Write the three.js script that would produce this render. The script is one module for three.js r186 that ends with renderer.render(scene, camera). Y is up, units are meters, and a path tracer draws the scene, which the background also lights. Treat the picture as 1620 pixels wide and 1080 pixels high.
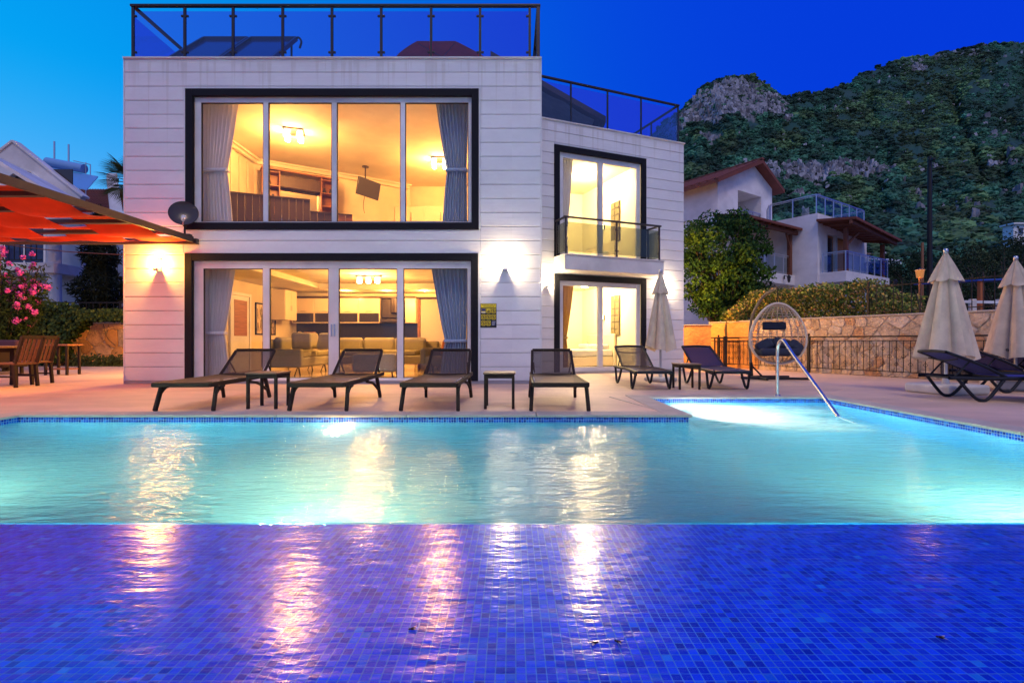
import * as THREE from 'three';
import { RoundedBoxGeometry } from 'three/addons/geometries/RoundedBoxGeometry.js';
import { mergeGeometries, mergeVertices, toCreasedNormals } from 'three/addons/utils/BufferGeometryUtils.js';

// ------------------------------------------------------------------ camera, sky, light, exposure
const F = 795, CAM_H = 0.85;                       // focal length in pixels of a 1620x1080 picture
const scene = new THREE.Scene();
const camera = new THREE.PerspectiveCamera(2 * Math.atan(540 / F) * 180 / Math.PI, 1620 / 1080, 0.05, 4000);
camera.position.set(0, CAM_H, 0);
camera.lookAt(0, CAM_H, -10);
const renderer = new THREE.WebGLRenderer({ antialias: true });
renderer.toneMapping = THREE.LinearToneMapping;
renderer.toneMappingExposure = 1.6;
renderer.shadowMap.enabled = true;

const smooth = THREE.MathUtils.smoothstep, lerp = THREE.MathUtils.lerp, clamp = THREE.MathUtils.clamp;
function makeSky() {
  const W = 512, H = 256, data = new Float32Array(W * H * 4);
  for (let r = 0; r < H; r++) for (let c = 0; c < W; c++) {
    const el = ((r + 0.5) / H - 0.5) * Math.PI, az = ((c + 0.5) / W - 0.5) * 2 * Math.PI;
    const x = Math.cos(az), z = Math.sin(az), e = Math.max(el, 0) / (Math.PI / 2);
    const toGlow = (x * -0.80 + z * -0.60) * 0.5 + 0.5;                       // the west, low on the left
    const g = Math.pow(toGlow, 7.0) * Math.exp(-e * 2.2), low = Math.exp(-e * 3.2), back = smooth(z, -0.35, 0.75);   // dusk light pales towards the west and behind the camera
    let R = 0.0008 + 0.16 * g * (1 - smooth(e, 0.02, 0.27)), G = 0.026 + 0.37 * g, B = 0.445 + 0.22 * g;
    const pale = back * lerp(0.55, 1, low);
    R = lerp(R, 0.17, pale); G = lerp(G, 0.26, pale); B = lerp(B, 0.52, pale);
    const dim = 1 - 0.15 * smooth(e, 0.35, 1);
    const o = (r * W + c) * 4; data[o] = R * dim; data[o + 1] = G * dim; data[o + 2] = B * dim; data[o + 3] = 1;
  }
  const t = new THREE.DataTexture(data, W, H, THREE.RGBAFormat, THREE.FloatType);
  t.mapping = THREE.EquirectangularReflectionMapping; t.magFilter = THREE.LinearFilter; t.needsUpdate = true;
  return t;
}
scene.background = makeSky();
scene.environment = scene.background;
const sun = new THREE.DirectionalLight(new THREE.Color().setRGB(1.0, 0.77, 0.60), 0.70);   // the last afterglow
sun.position.set(14, 105, 64); sun.target.position.set(0, 1, -10);
sun.castShadow = true; sun.shadow.radius = 40; sun.shadow.mapSize.set(2048, 2048);
Object.assign(sun.shadow.camera, { left: -40, right: 40, top: 40, bottom: -40, near: 1, far: 220 });
scene.add(sun, sun.target);

// ------------------------------------------------------------------ helpers
function rng(seed) { let a = seed >>> 0; return () => { a = (a + 0x6d2b79f5) | 0; let t = Math.imul(a ^ (a >>> 15), 1 | a); t = (t + Math.imul(t ^ (t >>> 7), 61 | t)) ^ t; return ((t ^ (t >>> 14)) >>> 0) / 4294967296; }; }
const V = (x, y, z) => new THREE.Vector3(x, y, z);
const at = (px, py, d) => V((px - 810) / F * d, CAM_H + (540 - py) / F * d, -d);
function hash2(x, y, s) { let h = Math.imul(x, 374761393) + Math.imul(y, 668265263) + Math.imul(s, 974634777); h = Math.imul(h ^ (h >>> 13), 1274126177); return ((h ^ (h >>> 16)) >>> 0) / 4294967296; }
function vnoise(x, y, s = 0, per = 0) {
  const ix = Math.floor(x), iy = Math.floor(y), fx = x - ix, fy = y - iy, u = fx * fx * (3 - 2 * fx), v = fy * fy * (3 - 2 * fy);
  const m = (k) => (per ? ((k % per) + per) % per : k);
  return lerp(lerp(hash2(m(ix), m(iy), s), hash2(m(ix + 1), m(iy), s), u), lerp(hash2(m(ix), m(iy + 1), s), hash2(m(ix + 1), m(iy + 1), s), u), v);
}
function fbm(x, y, s = 0, oct = 4) { let a = 0.5, f = 1, t = 0, n = 0; for (let i = 0; i < oct; i++) { t += a * vnoise(x * f, y * f, s + i * 17); n += a; a *= 0.5; f *= 2; } return t / n; }
function noiseTex(seed, cx, cy, oct, lo, hi, size = 512, gain = 0.55, sharp = 1) {   // tileable grey noise
  const d = new Uint8Array(size * size * 4);
  for (let y = 0; y < size; y++) for (let x = 0; x < size; x++) {
    let a = 1, t = 0, n = 0, fx = cx, fy = cy;
    for (let i = 0; i < oct; i++) {
      const ux = x / size * fx, uy = y / size * fy, ix = Math.floor(ux), iy = Math.floor(uy), qx = ux - ix, qy = uy - iy, u = qx * qx * (3 - 2 * qx), v = qy * qy * (3 - 2 * qy), s = seed + i * 31;
      t += a * lerp(lerp(hash2(ix % fx, iy % fy, s), hash2((ix + 1) % fx, iy % fy, s), u), lerp(hash2(ix % fx, (iy + 1) % fy, s), hash2((ix + 1) % fx, (iy + 1) % fy, s), u), v);
      n += a; a *= gain; fx *= 2; fy *= 2;
    }
    let k = clamp((t / n - 0.5) * 1.9 * sharp + 0.5, 0, 1);
    const g = Math.round(255 * lerp(lo, hi, k)), o = (y * size + x) * 4;
    d[o] = d[o + 1] = d[o + 2] = g; d[o + 3] = 255;
  }
  const t = new THREE.DataTexture(d, size, size); t.wrapS = t.wrapT = THREE.RepeatWrapping; t.magFilter = THREE.LinearFilter; t.needsUpdate = true; return t;
}
const TEX = {
  mottle: noiseTex(11, 4, 4, 6, 0.72, 1.0), stain: noiseTex(23, 3, 3, 6, 0.78, 1.0, 512, 0.6, 1.0), blotch: noiseTex(29, 3, 3, 6, 0.5, 1.0, 512, 0.62, 1.2), fine: noiseTex(37, 32, 32, 3, 0, 1, 256),
  grain: noiseTex(41, 3, 48, 4, 0.6, 1.0), streak: noiseTex(43, 40, 2, 4, 0.8, 1.0), lumps: noiseTex(53, 8, 8, 5, 0, 1), weave: noiseTex(61, 64, 64, 2, 0.7, 1, 256), drip: noiseTex(67, 24, 3, 5, 0.82, 1.0, 512, 0.6, 1.2),
};
{ // weathering of the boards: one 8.4 x 6.6 m sheet with drip marks under the parapet and splash dirt above the ground
  const S = 1024, d = new Uint8Array(S * S * 4), len = Array.from({ length: S }, (_, x) => { const p = fbm(x / 9, 0, 401, 3); return p > 0.55 ? 0.25 + 2.2 * (p - 0.55) * 4 * hash2(x >> 2, 3, 5) : 0.12; });
  for (let y = 0; y < S; y++) for (let x = 0; x < S; x++) {
    const Y = y / S * 6.6, top = 6.52 - Y, n = fbm(x / 70, y / 40, 410, 5), f = fbm(x / 8, y / 5, 420, 3); let k = 0.90 + 0.12 * (n - 0.5) * 2 * 0.6 + 0.05 * (f - 0.5);
    const drip = clamp(1 - top / len[x], 0, 1) * (0.5 + 0.5 * f); k -= 0.17 * drip + 0.14 * Math.exp(-Y / 0.22) * (0.4 + n);
    const o = (y * S + x) * 4, w = 0.10 * drip; d[o] = clamp(255 * k, 0, 255); d[o + 1] = clamp(255 * k * (1 - 0.35 * w), 0, 255); d[o + 2] = clamp(255 * k * (1 - w), 0, 255); d[o + 3] = 255;
  }
  const t = new THREE.DataTexture(d, S, S); t.wrapS = t.wrapT = THREE.RepeatWrapping; t.magFilter = THREE.LinearFilter; t.needsUpdate = true; TEX.facade = t;
}
const texAt = (name, metres) => { const [mx, my] = Array.isArray(metres) ? metres : [metres, metres]; const t = TEX[name].clone(); t.repeat.set(1 / mx, 1 / my); t.needsUpdate = true; return t; };
function mat(c, o = {}) {
  const phys = o.transmission !== undefined || o.coat !== undefined || o.sheen !== undefined || o.ior !== undefined;
  const m = phys ? new THREE.MeshPhysicalMaterial() : new THREE.MeshStandardMaterial();
  m.color.setRGB(...c); m.roughness = o.r ?? 0.7; m.metalness = o.m ?? 0;
  if (o.map) m.map = texAt(o.map, o.size ?? 1);
  if (o.bump) { m.bumpMap = texAt(o.bump, o.bsize ?? 0.5); m.bumpScale = o.bs ?? 0.003; }
  if (o.rmap) m.roughnessMap = texAt(o.rmap, o.size ?? 1);
  if (o.transmission !== undefined) { m.transmission = o.transmission; m.thickness = o.thickness ?? 0; }
  if (o.spec !== undefined && phys) m.specularIntensity = o.spec;
  if (o.ior) m.ior = o.ior;
  if (o.coat !== undefined) { m.clearcoat = o.coat; m.clearcoatRoughness = o.coatr ?? 0.1; }
  if (o.sheen) { m.sheen = o.sheen; m.sheenColor.setRGB(1, 1, 1); m.sheenRoughness = 0.6; }
  if (o.opacity !== undefined) { m.transparent = true; m.opacity = o.opacity; }
  if (o.emit) { m.emissive.setRGB(...o.emit); m.emissiveIntensity = o.glow ?? 1; }
  if (o.vc) m.vertexColors = true;
  if (o.ds !== false) m.side = THREE.DoubleSide;
  if (o.flat) m.flatShading = true;
  return m;
}
function boxUV(g) {                               // uv in metres from the dominant axis of each face
  g = g.index ? g.toNonIndexed() : g;
  if (!g.attributes.normal) g.computeVertexNormals();
  const p = g.attributes.position, uv = new Float32Array(p.count * 2), a = V(), b = V(), c = V();
  for (let i = 0; i < p.count; i += 3) {
    a.fromBufferAttribute(p, i); b.fromBufferAttribute(p, i + 1); c.fromBufferAttribute(p, i + 2);
    const n = b.clone().sub(a).cross(c.clone().sub(a)), ax = Math.abs(n.x), ay = Math.abs(n.y), az = Math.abs(n.z);
    [a, b, c].forEach((q, k) => { const o = (i + k) * 2; if (ay >= ax && ay >= az) { uv[o] = q.x; uv[o + 1] = q.z; } else if (ax >= az) { uv[o] = q.z; uv[o + 1] = q.y; } else { uv[o] = q.x; uv[o + 1] = q.y; } });
  }
  g.setAttribute('uv', new THREE.BufferAttribute(uv, 2));
  return g;
}
function clean(g) { g = g.index ? g.toNonIndexed() : g.clone(); for (const k of Object.keys(g.attributes)) if (!['position', 'normal', 'color'].includes(k)) g.deleteAttribute(k); g.morphAttributes = {}; return g; }
const join = (list) => { const l = [].concat(list).map(clean); return boxUV(l.length > 1 ? mergeGeometries(l) : l[0]); };
function box(w, h, d, x, y, z, ry = 0, r = 0) {   // centred
  const g = r ? new RoundedBoxGeometry(w, h, d, 1, Math.min(r, w * 0.49, h * 0.49, d * 0.49)) : new THREE.BoxGeometry(w, h, d);
  if (ry) g.rotateY(ry); return g.translate(x, y, z);
}
const span = (x0, x1, y0, y1, z0, z1, r = 0) => box(Math.abs(x1 - x0), Math.abs(y1 - y0), Math.abs(z1 - z0), (x0 + x1) / 2, (y0 + y1) / 2, (z0 + z1) / 2, 0, r);
function rod(p, q, r, n = 10, r2 = r) {
  const d = q.clone().sub(p), g = new THREE.CylinderGeometry(r2, r, d.length(), n);
  g.applyQuaternion(new THREE.Quaternion().setFromUnitVectors(V(0, 1, 0), d.clone().normalize())); return g.translate((p.x + q.x) / 2, (p.y + q.y) / 2, (p.z + q.z) / 2);
}
function bar(p, q, w, h, r = 0.003) {             // rectangular bar, w across, h in the vertical-ish direction
  const d = q.clone().sub(p), L = d.length(), g = new RoundedBoxGeometry(w, h, L, 1, Math.min(r, w * 0.45, h * 0.45));
  const m = new THREE.Matrix4(), zz = d.clone().normalize(), up = Math.abs(zz.y) > 0.98 ? V(0, 0, 1) : V(0, 1, 0), xx = up.clone().cross(zz).normalize(), yy = zz.clone().cross(xx);
  m.makeBasis(xx, yy, zz).setPosition((p.x + q.x) / 2, (p.y + q.y) / 2, (p.z + q.z) / 2); return g.applyMatrix4(m);
}
const tube = (pts, r, n = 8, seg = 0, closed = false) => new THREE.TubeGeometry(new THREE.CatmullRomCurve3(pts, closed, 'catmullrom', 0.5), seg || pts.length * 6, r, n, closed);
const lathe = (pts, n = 24) => new THREE.LatheGeometry(pts.map(([r, y]) => new THREE.Vector2(r, y)), n);
function surf(nu, nv, fn, twoSided = 0) {         // parametric sheet, optional thickness
  const mk = (off) => { const pos = [], idx = []; for (let j = 0; j <= nv; j++) for (let i = 0; i <= nu; i++) { const p = fn(i / nu, j / nv, off); pos.push(p.x, p.y, p.z); } for (let j = 0; j < nv; j++) for (let i = 0; i < nu; i++) { const a = j * (nu + 1) + i, b = a + 1, c = a + nu + 1, d = c + 1; idx.push(a, b, d, a, d, c); } const g = new THREE.BufferGeometry(); g.setAttribute('position', new THREE.Float32BufferAttribute(pos, 3)); g.setIndex(idx); g.computeVertexNormals(); return g; };
  return mk(0);
}
function quadSlab(a, b, c, d, t) {                // slab with top corners a b c d (counter-clockwise from above), thickness t downwards
  const lo = (p) => V(p.x, p.y - t, p.z), A = lo(a), B = lo(b), C = lo(c), D = lo(d), tri = [];
  const q = (p1, p2, p3, p4) => tri.push(p1, p2, p3, p1, p3, p4);
  q(a, b, c, d); q(D, C, B, A); q(a, A, B, b); q(b, B, C, c); q(c, C, D, d); q(d, D, A, a);
  const g = new THREE.BufferGeometry(); g.setAttribute('position', new THREE.Float32BufferAttribute(tri.flatMap((p) => [p.x, p.y, p.z]), 3)); g.computeVertexNormals(); return g;
}
const used = {};
const numbered = (n) => { const k = used[n] = (used[n] ?? -1) + 1; return k ? n + '_' + String(k).padStart(3, '0') : n; };
function part(name, geos, m, parent, label) {
  const o = new THREE.Mesh(Array.isArray(geos) ? join(geos) : geos, m); o.name = name; o.castShadow = o.receiveShadow = true;
  if (label) o.userData.label = label; parent.add(o); return o;
}
function thing(name, label, category, pos = [0, 0, 0], turn = 0, group) {
  const o = new THREE.Group(); o.name = numbered(name); o.position.set(...pos); o.rotation.y = turn; o.userData = { label, category }; if (group) o.userData.group = group; scene.add(o); return o;
}
function struct(name, geos, m, kind = 'structure') { const o = part(numbered(name), geos, m, scene); o.userData.kind = kind; return o; }
function copyOf(src, label, pos, turn = 0, group) {
  const c = src.clone(); c.name = numbered(src.name.replace(/_\d{3}$/, '')); c.userData = { ...src.userData, label }; if (group) c.userData.group = group; c.position.set(...pos); c.rotation.y = turn; scene.add(c); return c;
}
function single(name, geos, m, label, category, group) { const o = part(numbered(name), geos, m, scene); o.userData = { label, category }; if (group) o.userData.group = group; return o; }
function lamp(rgb, cd, p, rad = 1.5) { const l = new THREE.PointLight(new THREE.Color().setRGB(...rgb), cd, 0, 2); l.position.copy(p); l.castShadow = true; l.shadow.radius = rad; scene.add(l); return l; }
function leaves(list, rand, colors) {             // list of {p, n, s}: small folded leaves
  const pos = [], col = [], nor = [];
  for (const { p, n, s, w = 0.42, c } of list) {
    const d = V(rand() - 0.5, rand() - 0.5, rand() - 0.5).normalize(), side = n.clone().cross(d).normalize(), up = side.clone().cross(n).normalize();
    const tip = p.clone().addScaledVector(up, s), L = p.clone().addScaledVector(up, s * 0.5).addScaledVector(side, s * w).addScaledVector(n, s * 0.12), R = p.clone().addScaledVector(up, s * 0.5).addScaledVector(side, -s * w).addScaledVector(n, s * 0.12);
    pos.push(p.x, p.y, p.z, L.x, L.y, L.z, tip.x, tip.y, tip.z, p.x, p.y, p.z, tip.x, tip.y, tip.z, R.x, R.y, R.z);
    const k = c ?? colors[Math.floor(rand() * colors.length)], j = 0.75 + rand() * 0.5;
    for (let i = 0; i < 6; i++) { col.push(k[0] * j, k[1] * j, k[2] * j); }
  }
  const g = new THREE.BufferGeometry(); g.setAttribute('position', new THREE.Float32BufferAttribute(pos, 3)); g.setAttribute('color', new THREE.Float32BufferAttribute(col, 3)); g.computeVertexNormals(); return g;
}
function leafPart(name, list, rand, colors, m, parent) { const o = new THREE.Mesh(leaves(list, rand, colors), m); o.name = name; o.castShadow = o.receiveShadow = true; parent.add(o); return o; }
const dirIn = (r) => { const z = r() * 2 - 1, a = r() * 6.2832, s = Math.sqrt(1 - z * z); return V(s * Math.cos(a), z, s * Math.sin(a)); };

// ------------------------------------------------------------------ materials
const M = {
  plank: mat([0.72, 0.735, 0.76], { r: 0.55, map: 'facade', size: [8.4, 6.6], bump: 'grain', bsize: [1.3, 0.9], bs: 0.003 }),
  plankB: mat([0.76, 0.765, 0.785], { r: 0.55, map: 'facade', size: [8.4, 6.6], bump: 'grain', bsize: [1.7, 1.1], bs: 0.003 }),
  core: mat([0.42, 0.40, 0.38], { r: 0.9, map: 'mottle', size: 1 }),
  white: mat([0.72, 0.72, 0.72], { r: 0.6, map: 'mottle', size: 2.7 }),
  render: mat([0.72, 0.71, 0.70], { r: 0.85, map: 'mottle', size: 2.3, bump: 'fine', bsize: 0.6, bs: 0.003 }),
  black: mat([0.010, 0.011, 0.016], { r: 0.75, ior: 1.5, spec: 0.3, bump: 'fine', bsize: 0.4, bs: 0.002 }),
  pvc: mat([0.76, 0.76, 0.77], { r: 0.35, map: 'mottle', size: 3 }),
  gasket: mat([0.02, 0.02, 0.02], { r: 0.7 }),
  glass: mat([1, 1, 1], { r: 0.0, transmission: 1, ior: 1.45, ds: false }),
  smoked: mat([0.50, 0.63, 0.92], { r: 0.0, transmission: 1, ior: 1.5, ds: false }),
  smokedGrey: mat([0.62, 0.64, 0.52], { r: 0.0, transmission: 1, ior: 1.5, ds: false }),
  clearRail: mat([0.8, 0.86, 0.88], { r: 0.0, transmission: 1, spec: 0.5, ior: 1.3, ds: false }),
  bronze: mat([0.05, 0.04, 0.04], { r: 0.35, m: 0.6 }),
  steel: mat([0.62, 0.62, 0.64], { r: 0.22, m: 1 }),
  railSteel: mat([0.55, 0.55, 0.57], { r: 0.35, m: 0.9 }),
  interior: mat([0.74, 0.66, 0.47], { r: 0.8, map: 'mottle', size: 3.3 }),
  ceil: mat([0.76, 0.70, 0.52], { r: 0.85, map: 'mottle', size: 4 }),
  floorTile: mat([0.60, 0.50, 0.36], { r: 0.12, map: 'mottle', size: 1.7 }),
  bedroom: mat([0.78, 0.72, 0.54], { r: 0.8 }),
  curtain: mat([0.56, 0.58, 0.68], { spec: 0.15, r: 0.9, map: 'streak', size: [0.5, 2], transmission: 0.10, ds: false }),
  curtainSkylit: mat([0.30, 0.42, 0.62], { spec: 0.15, r: 0.9, map: 'streak', size: [0.5, 2], transmission: 0.06, ds: false }),  // blue of the skylight put into the cloth colour
  curtainGold: mat([0.42, 0.24, 0.07], { spec: 0.15, r: 0.8, map: 'streak', size: [0.4, 2], transmission: 0.2, ds: false }),
  chairWood: mat([0.17, 0.065, 0.022], { r: 0.5, map: 'grain', size: [0.9, 0.9] }),
  wood: mat([0.33, 0.13, 0.04], { r: 0.45, map: 'grain', size: [0.9, 0.9], bump: 'grain', bsize: 0.8, bs: 0.001 }),
  darkWood: mat([0.075, 0.045, 0.032], { r: 0.5, map: 'streak', size: [0.6, 1.2] }),
  lacquer: mat([0.72, 0.62, 0.46], { r: 0.25 }),
  darkGlass: mat([0.03, 0.028, 0.035], { r: 0.12 }),
  counter: mat([0.05, 0.045, 0.05], { r: 0.2 }),
  olive: mat([0.24, 0.22, 0.13], { r: 0.9, map: 'weave', size: 0.3, bump: 'weave', bsize: 0.15, bs: 0.002 }),
  cushion: mat([0.42, 0.39, 0.27], { r: 0.9, map: 'weave', size: 0.3 }),
  orange: mat([0.62, 0.2, 0.04], { r: 0.85, map: 'weave', size: 0.3 }),
  deck: mat([0.68, 0.48, 0.36], { r: 0.6, map: 'mottle', size: [5.3, 2.1], bump: 'lumps', bsize: 0.9, bs: 0.006 }),
  coping: mat([0.55, 0.48, 0.40], { r: 0.75, map: 'stain', size: 0.8, bump: 'fine', bsize: 0.3, bs: 0.006 }),
  ground: mat([0.12, 0.10, 0.07], { r: 0.95, map: 'stain', size: 7 }),
  iron: mat([0.018, 0.015, 0.014], { r: 0.55, m: 0.4 }),
  resin: mat([0.028, 0.018, 0.013], { r: 0.6, ior: 1.5, spec: 0.3 }),
  resinB: mat([0.014, 0.016, 0.022], { r: 0.5, ior: 1.5, spec: 0.4 }),
  slingDark: mat([0.02, 0.02, 0.055], { r: 0.6, map: 'weave', size: 0.12, opacity: 0.97 }),
  sling: mat([0.075, 0.042, 0.028], { r: 0.7, map: 'weave', size: 0.12, opacity: 0.80 }),
  slingNavy: mat([0.022, 0.026, 0.21], { r: 0.6, map: 'weave', size: 0.12, opacity: 0.97 }),
  tableTop: mat([0.24, 0.13, 0.065], { r: 0.4, map: 'grain', size: 0.5 }),
  canvas: mat([0.86, 0.73, 0.55], { spec: 0.15, r: 0.9, map: 'mottle', size: 0.9, bump: 'weave', bsize: 0.2, bs: 0.001, transmission: 0.25, ds: false }),
  concreteWhite: mat([0.62, 0.6, 0.57], { r: 0.8, map: 'stain', size: 0.9 }),
  stoneA: mat([0.70, 0.54, 0.38], { r: 0.9, map: 'blotch', size: 0.5, bump: 'lumps', bsize: 0.35, bs: 0.02 }),
  stoneB: mat([0.64, 0.47, 0.31], { r: 0.9, map: 'blotch', size: 0.6, bump: 'lumps', bsize: 0.3, bs: 0.02 }),
  stoneC: mat([0.76, 0.62, 0.47], { r: 0.9, map: 'blotch', size: 0.45, bump: 'lumps', bsize: 0.4, bs: 0.02 }),
  stoneD: mat([0.66, 0.38, 0.20], { r: 0.9, map: 'blotch', size: 0.5, bump: 'lumps', bsize: 0.33, bs: 0.02 }),
  mortar: mat([0.66, 0.52, 0.37], { r: 0.95, map: 'blotch', size: 0.5, bump: 'lumps', bsize: 0.5, bs: 0.02 }),
  ochre: mat([0.66, 0.33, 0.11], { r: 0.9, map: 'blotch', size: 1.6, bump: 'lumps', bsize: 0.6, bs: 0.015 }),
  leaf: mat([1, 1, 1], { spec: 0.15, r: 0.7, vc: true, transmission: 0.3, ds: false }),
  bark: mat([0.09, 0.065, 0.045], { r: 0.95, map: 'streak', size: 0.3, bump: 'streak', bsize: 0.25, bs: 0.02 }),
  rattan: mat([0.62, 0.50, 0.37], { r: 0.6 }),
  navyCushion: mat([0.022, 0.028, 0.055], { r: 0.9, map: 'weave', size: 0.2 }),
  roofTile: mat([0.20, 0.055, 0.03], { r: 0.8, map: 'stain', size: 1.2 }),
  pergola: mat([0.19, 0.055, 0.022], { r: 0.7, map: 'grain', size: 0.9 }),
  awningRed: mat([0.92, 0.05, 0.006], { spec: 0.15, r: 0.85, map: 'mottle', size: 1.5, transmission: 0.45, ds: false }),
  awningFrame: mat([0.035, 0.022, 0.016], { r: 0.5 }),
  awningEdge: mat([0.075, 0.045, 0.028], { r: 0.6, map: 'mottle', size: 0.6 }),
  slate: mat([0.02, 0.03, 0.09], { r: 0.15 }),
  chrome: mat([0.80, 0.76, 0.70], { r: 0.26, m: 1 }),
};

// ------------------------------------------------------------------ ground, deck, pool, water
const XL = -5.7, XR = 4.77, XN = 2.04, ZF = -5.8, ZN = -7.65, ZS = -2.563, ZB = 1.3, WATER = -0.075, SHELF = -0.085;
function plan(pts, holes = []) { const s = new THREE.Shape(pts.map(([x, z]) => new THREE.Vector2(x, -z))); holes.forEach((h) => s.holes.push(new THREE.Path(h.map(([x, z]) => new THREE.Vector2(x, -z))))); return s; }
const slabOf = (shape, y0, y1) => new THREE.ExtrudeGeometry(shape, { depth: y1 - y0, bevelEnabled: false }).rotateX(-Math.PI / 2).translate(0, y0, 0);
const poolEdge = (o) => [[XL - o, ZB + o], [XR + o, ZB + o], [XR + o, ZN - o], [XN - o, ZN - o], [XN - o, ZF - o], [XL - o, ZF - o]];
struct('ground', slabOf(plan([[-1500, 1500], [1500, 1500], [1500, -1500], [-1500, -1500]], [poolEdge(0.5)]), -0.4, -0.22), M.ground);
struct('pool_deck', slabOf(plan([[-30, 9], [14, 9], [14, -19], [-30, -19]], [poolEdge(0.26)]), -0.22, 0), M.deck);
{
  // pale coping stones butted end to end round the pool, 8 mm proud of the deck
  const c = new THREE.Group(); c.name = numbered('pool_coping'); c.userData.kind = 'structure'; scene.add(c);
  const run = (x0, z0, x1, z1, nx, nz) => {
    const L = Math.hypot(x1 - x0, z1 - z0), n = Math.max(1, Math.round(L / 1.45)), r = rng(Math.round(L * 100));
    for (let i = 0; i < n; i++) {
      const t = (i + 0.5) / n, w = L / n - 0.006, along = Math.abs(x1 - x0) > 0.1;
      part('coping_stone', [box(along ? w : 0.296, 0.03, along ? 0.296 : w, lerp(x0, x1, t) + nx * 0.114, -0.007 + r() * 0.001, lerp(z0, z1, t) + nz * 0.114, 0, 0.008)], M.coping, c);
    }
  };
  run(XL, ZF, XN - 0.262, ZF, 0, -1); run(XN, ZF + 0.034, XN, ZN, -1, 0); run(XN - 0.262, ZN, XR + 0.262, ZN, 0, -1); run(XR, ZN, XR, ZB, 1, 0); run(XL, ZF - 0.262, XL, ZB, -1, 0); run(XL - 0.262, ZB, XR + 0.262, ZB, 0, 1);
  part('joint', [bar(V(1.5, 0.003, -7.7), V(1.79, 0.003, -6.25), 0.03, 0.006)], M.coping, c);
}
{
  const basin = new THREE.Group(); basin.name = numbered('pool_basin'); basin.userData.kind = 'structure'; scene.add(basin);
  const wallMat = mat([0.16, 0.42, 0.62], { r: 0.4, map: 'mottle', size: 1.3 }), floorMat = mat([0.50, 0.60, 0.60], { r: 0.5, map: 'stain', size: [2.4, 1.6] });
  const D = -1.45, w = 0.2, T = -0.024;
  part('wall', [span(XL - w, XN, D, T, ZF - w, ZF), span(XN - w, XN, D, T, ZN, ZF - w), span(XN - w, XR + w, D, T, ZN - w, ZN), span(XR, XR + w, D, T, ZN, ZB), span(XL - w, XL, D, T, ZF, ZB), span(XL, XR, D, T, ZB, ZB + w)], wallMat, basin);
  part('floor', [span(XL - w, XR + w, D - 0.2, D, ZN - w, ZB + w)], floorMat, basin);
  part('bench', [span(XN, XR, D, -0.55, ZN, ZN + 0.45)], floorMat, basin);
  // waterline band: small glazed tiles set on the walls
  const tint = [[0.006, 0.03, 0.36], [0.01, 0.06, 0.5], [0.012, 0.1, 0.6], [0.005, 0.02, 0.25], [0.03, 0.17, 0.62]], p = 0.0288, r = rng(5), spots = [];
  const wallRun = (x0, z0, x1, z1, ry) => { const L = Math.hypot(x1 - x0, z1 - z0), n = Math.floor(L / p); for (let i = 0; i < n; i++) for (let k = 0; k < 4; k++) spots.push([lerp(x0, x1, (i + 0.5) / n), -0.0385 - k * p, lerp(z0, z1, (i + 0.5) / n), ry]); };
  wallRun(XL, ZF, XN, ZF, 0); wallRun(XN, ZN, XR, ZN, 0); wallRun(XR, ZN, XR, ZB, -Math.PI / 2); wallRun(XL, ZF, XL, ZB, Math.PI / 2); wallRun(XN, ZF, XN, ZN, Math.PI / 2);
  const tileMat = mat([1, 1, 1], { r: 0.12 }), im = new THREE.InstancedMesh(boxUV(new RoundedBoxGeometry(0.0256, 0.0256, 0.006, 1, 0.002)), tileMat, spots.length), m4 = new THREE.Matrix4(), col = new THREE.Color();
  spots.forEach(([x, y, z, ry], i) => { m4.makeRotationY(ry).setPosition(x, y, z); im.setMatrixAt(i, m4); im.setColorAt(i, col.setRGB(...tint[Math.floor(Math.pow(r(), 1.2) * 5)])); });
  im.name = 'waterline_tile'; im.userData.kind = 'stuff'; basin.add(im);
  const gr = mat([0.42, 0.56, 0.66], { r: 0.8 });
  part('grout_band', [span(XL, XN - 0.001, -0.14, -0.025, ZF, ZF + 0.0015), span(XN + 0.0015, XR - 0.0015, -0.14, -0.025, ZN, ZN + 0.0015), span(XR - 0.0015, XR, -0.14, -0.025, ZN, ZB), span(XL, XL + 0.0015, -0.14, -0.025, ZF + 0.0015, ZB), span(XN, XN + 0.0015, -0.14, -0.025, ZN, ZF)], gr, basin);

  // the shallow shelf in front: a mosaic of cobalt tiles on pale grout
  const shelf = new THREE.Group(); shelf.name = numbered('pool_shelf'); shelf.userData.kind = 'structure'; scene.add(shelf);
  part('slab', [span(XL, XR, D, SHELF + 0.0018, ZS + 0.004, ZB - 0.001)], mat([0.20, 0.42, 0.80], { r: 0.7, map: 'mottle', size: 0.4 }), shelf);
  const tones = [[0.004, 0.022, 0.62], [0.005, 0.05, 0.78], [0.006, 0.075, 0.85], [0.003, 0.010, 0.44], [0.012, 0.16, 0.82], [0.004, 0.024, 0.62], [0.01, 0.09, 0.88], [0.04, 0.3, 0.85]];
  const tm = tones.map((c) => mat(c, { r: 0.3, ior: 1.5, spec: 0.25, bump: 'fine', bsize: 0.05, bs: 0.0006 })), tg = boxUV(new RoundedBoxGeometry(0.0258, 0.006, 0.0258, 1, 0.0018)), rr = rng(91);
  const nx = Math.floor((XR - XL) / p), nz = Math.floor((1.0 - ZS) / p), many = []; let singles = 0;
  const pick = () => { const a = rr(); return a < 0.16 ? 0 : a < 0.42 ? 1 : a < 0.64 ? 2 : a < 0.70 ? 3 : a < 0.75 ? 4 : a < 0.88 ? 5 : a < 0.99 ? 6 : 7; };
  const order = [];
  for (let j = 0; j < nz; j++) for (let i = 0; i < nx; i++) order.push([XL + (i + 0.5) * (XR - XL) / nx, ZS + (j + 0.5) * p]);
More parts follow.
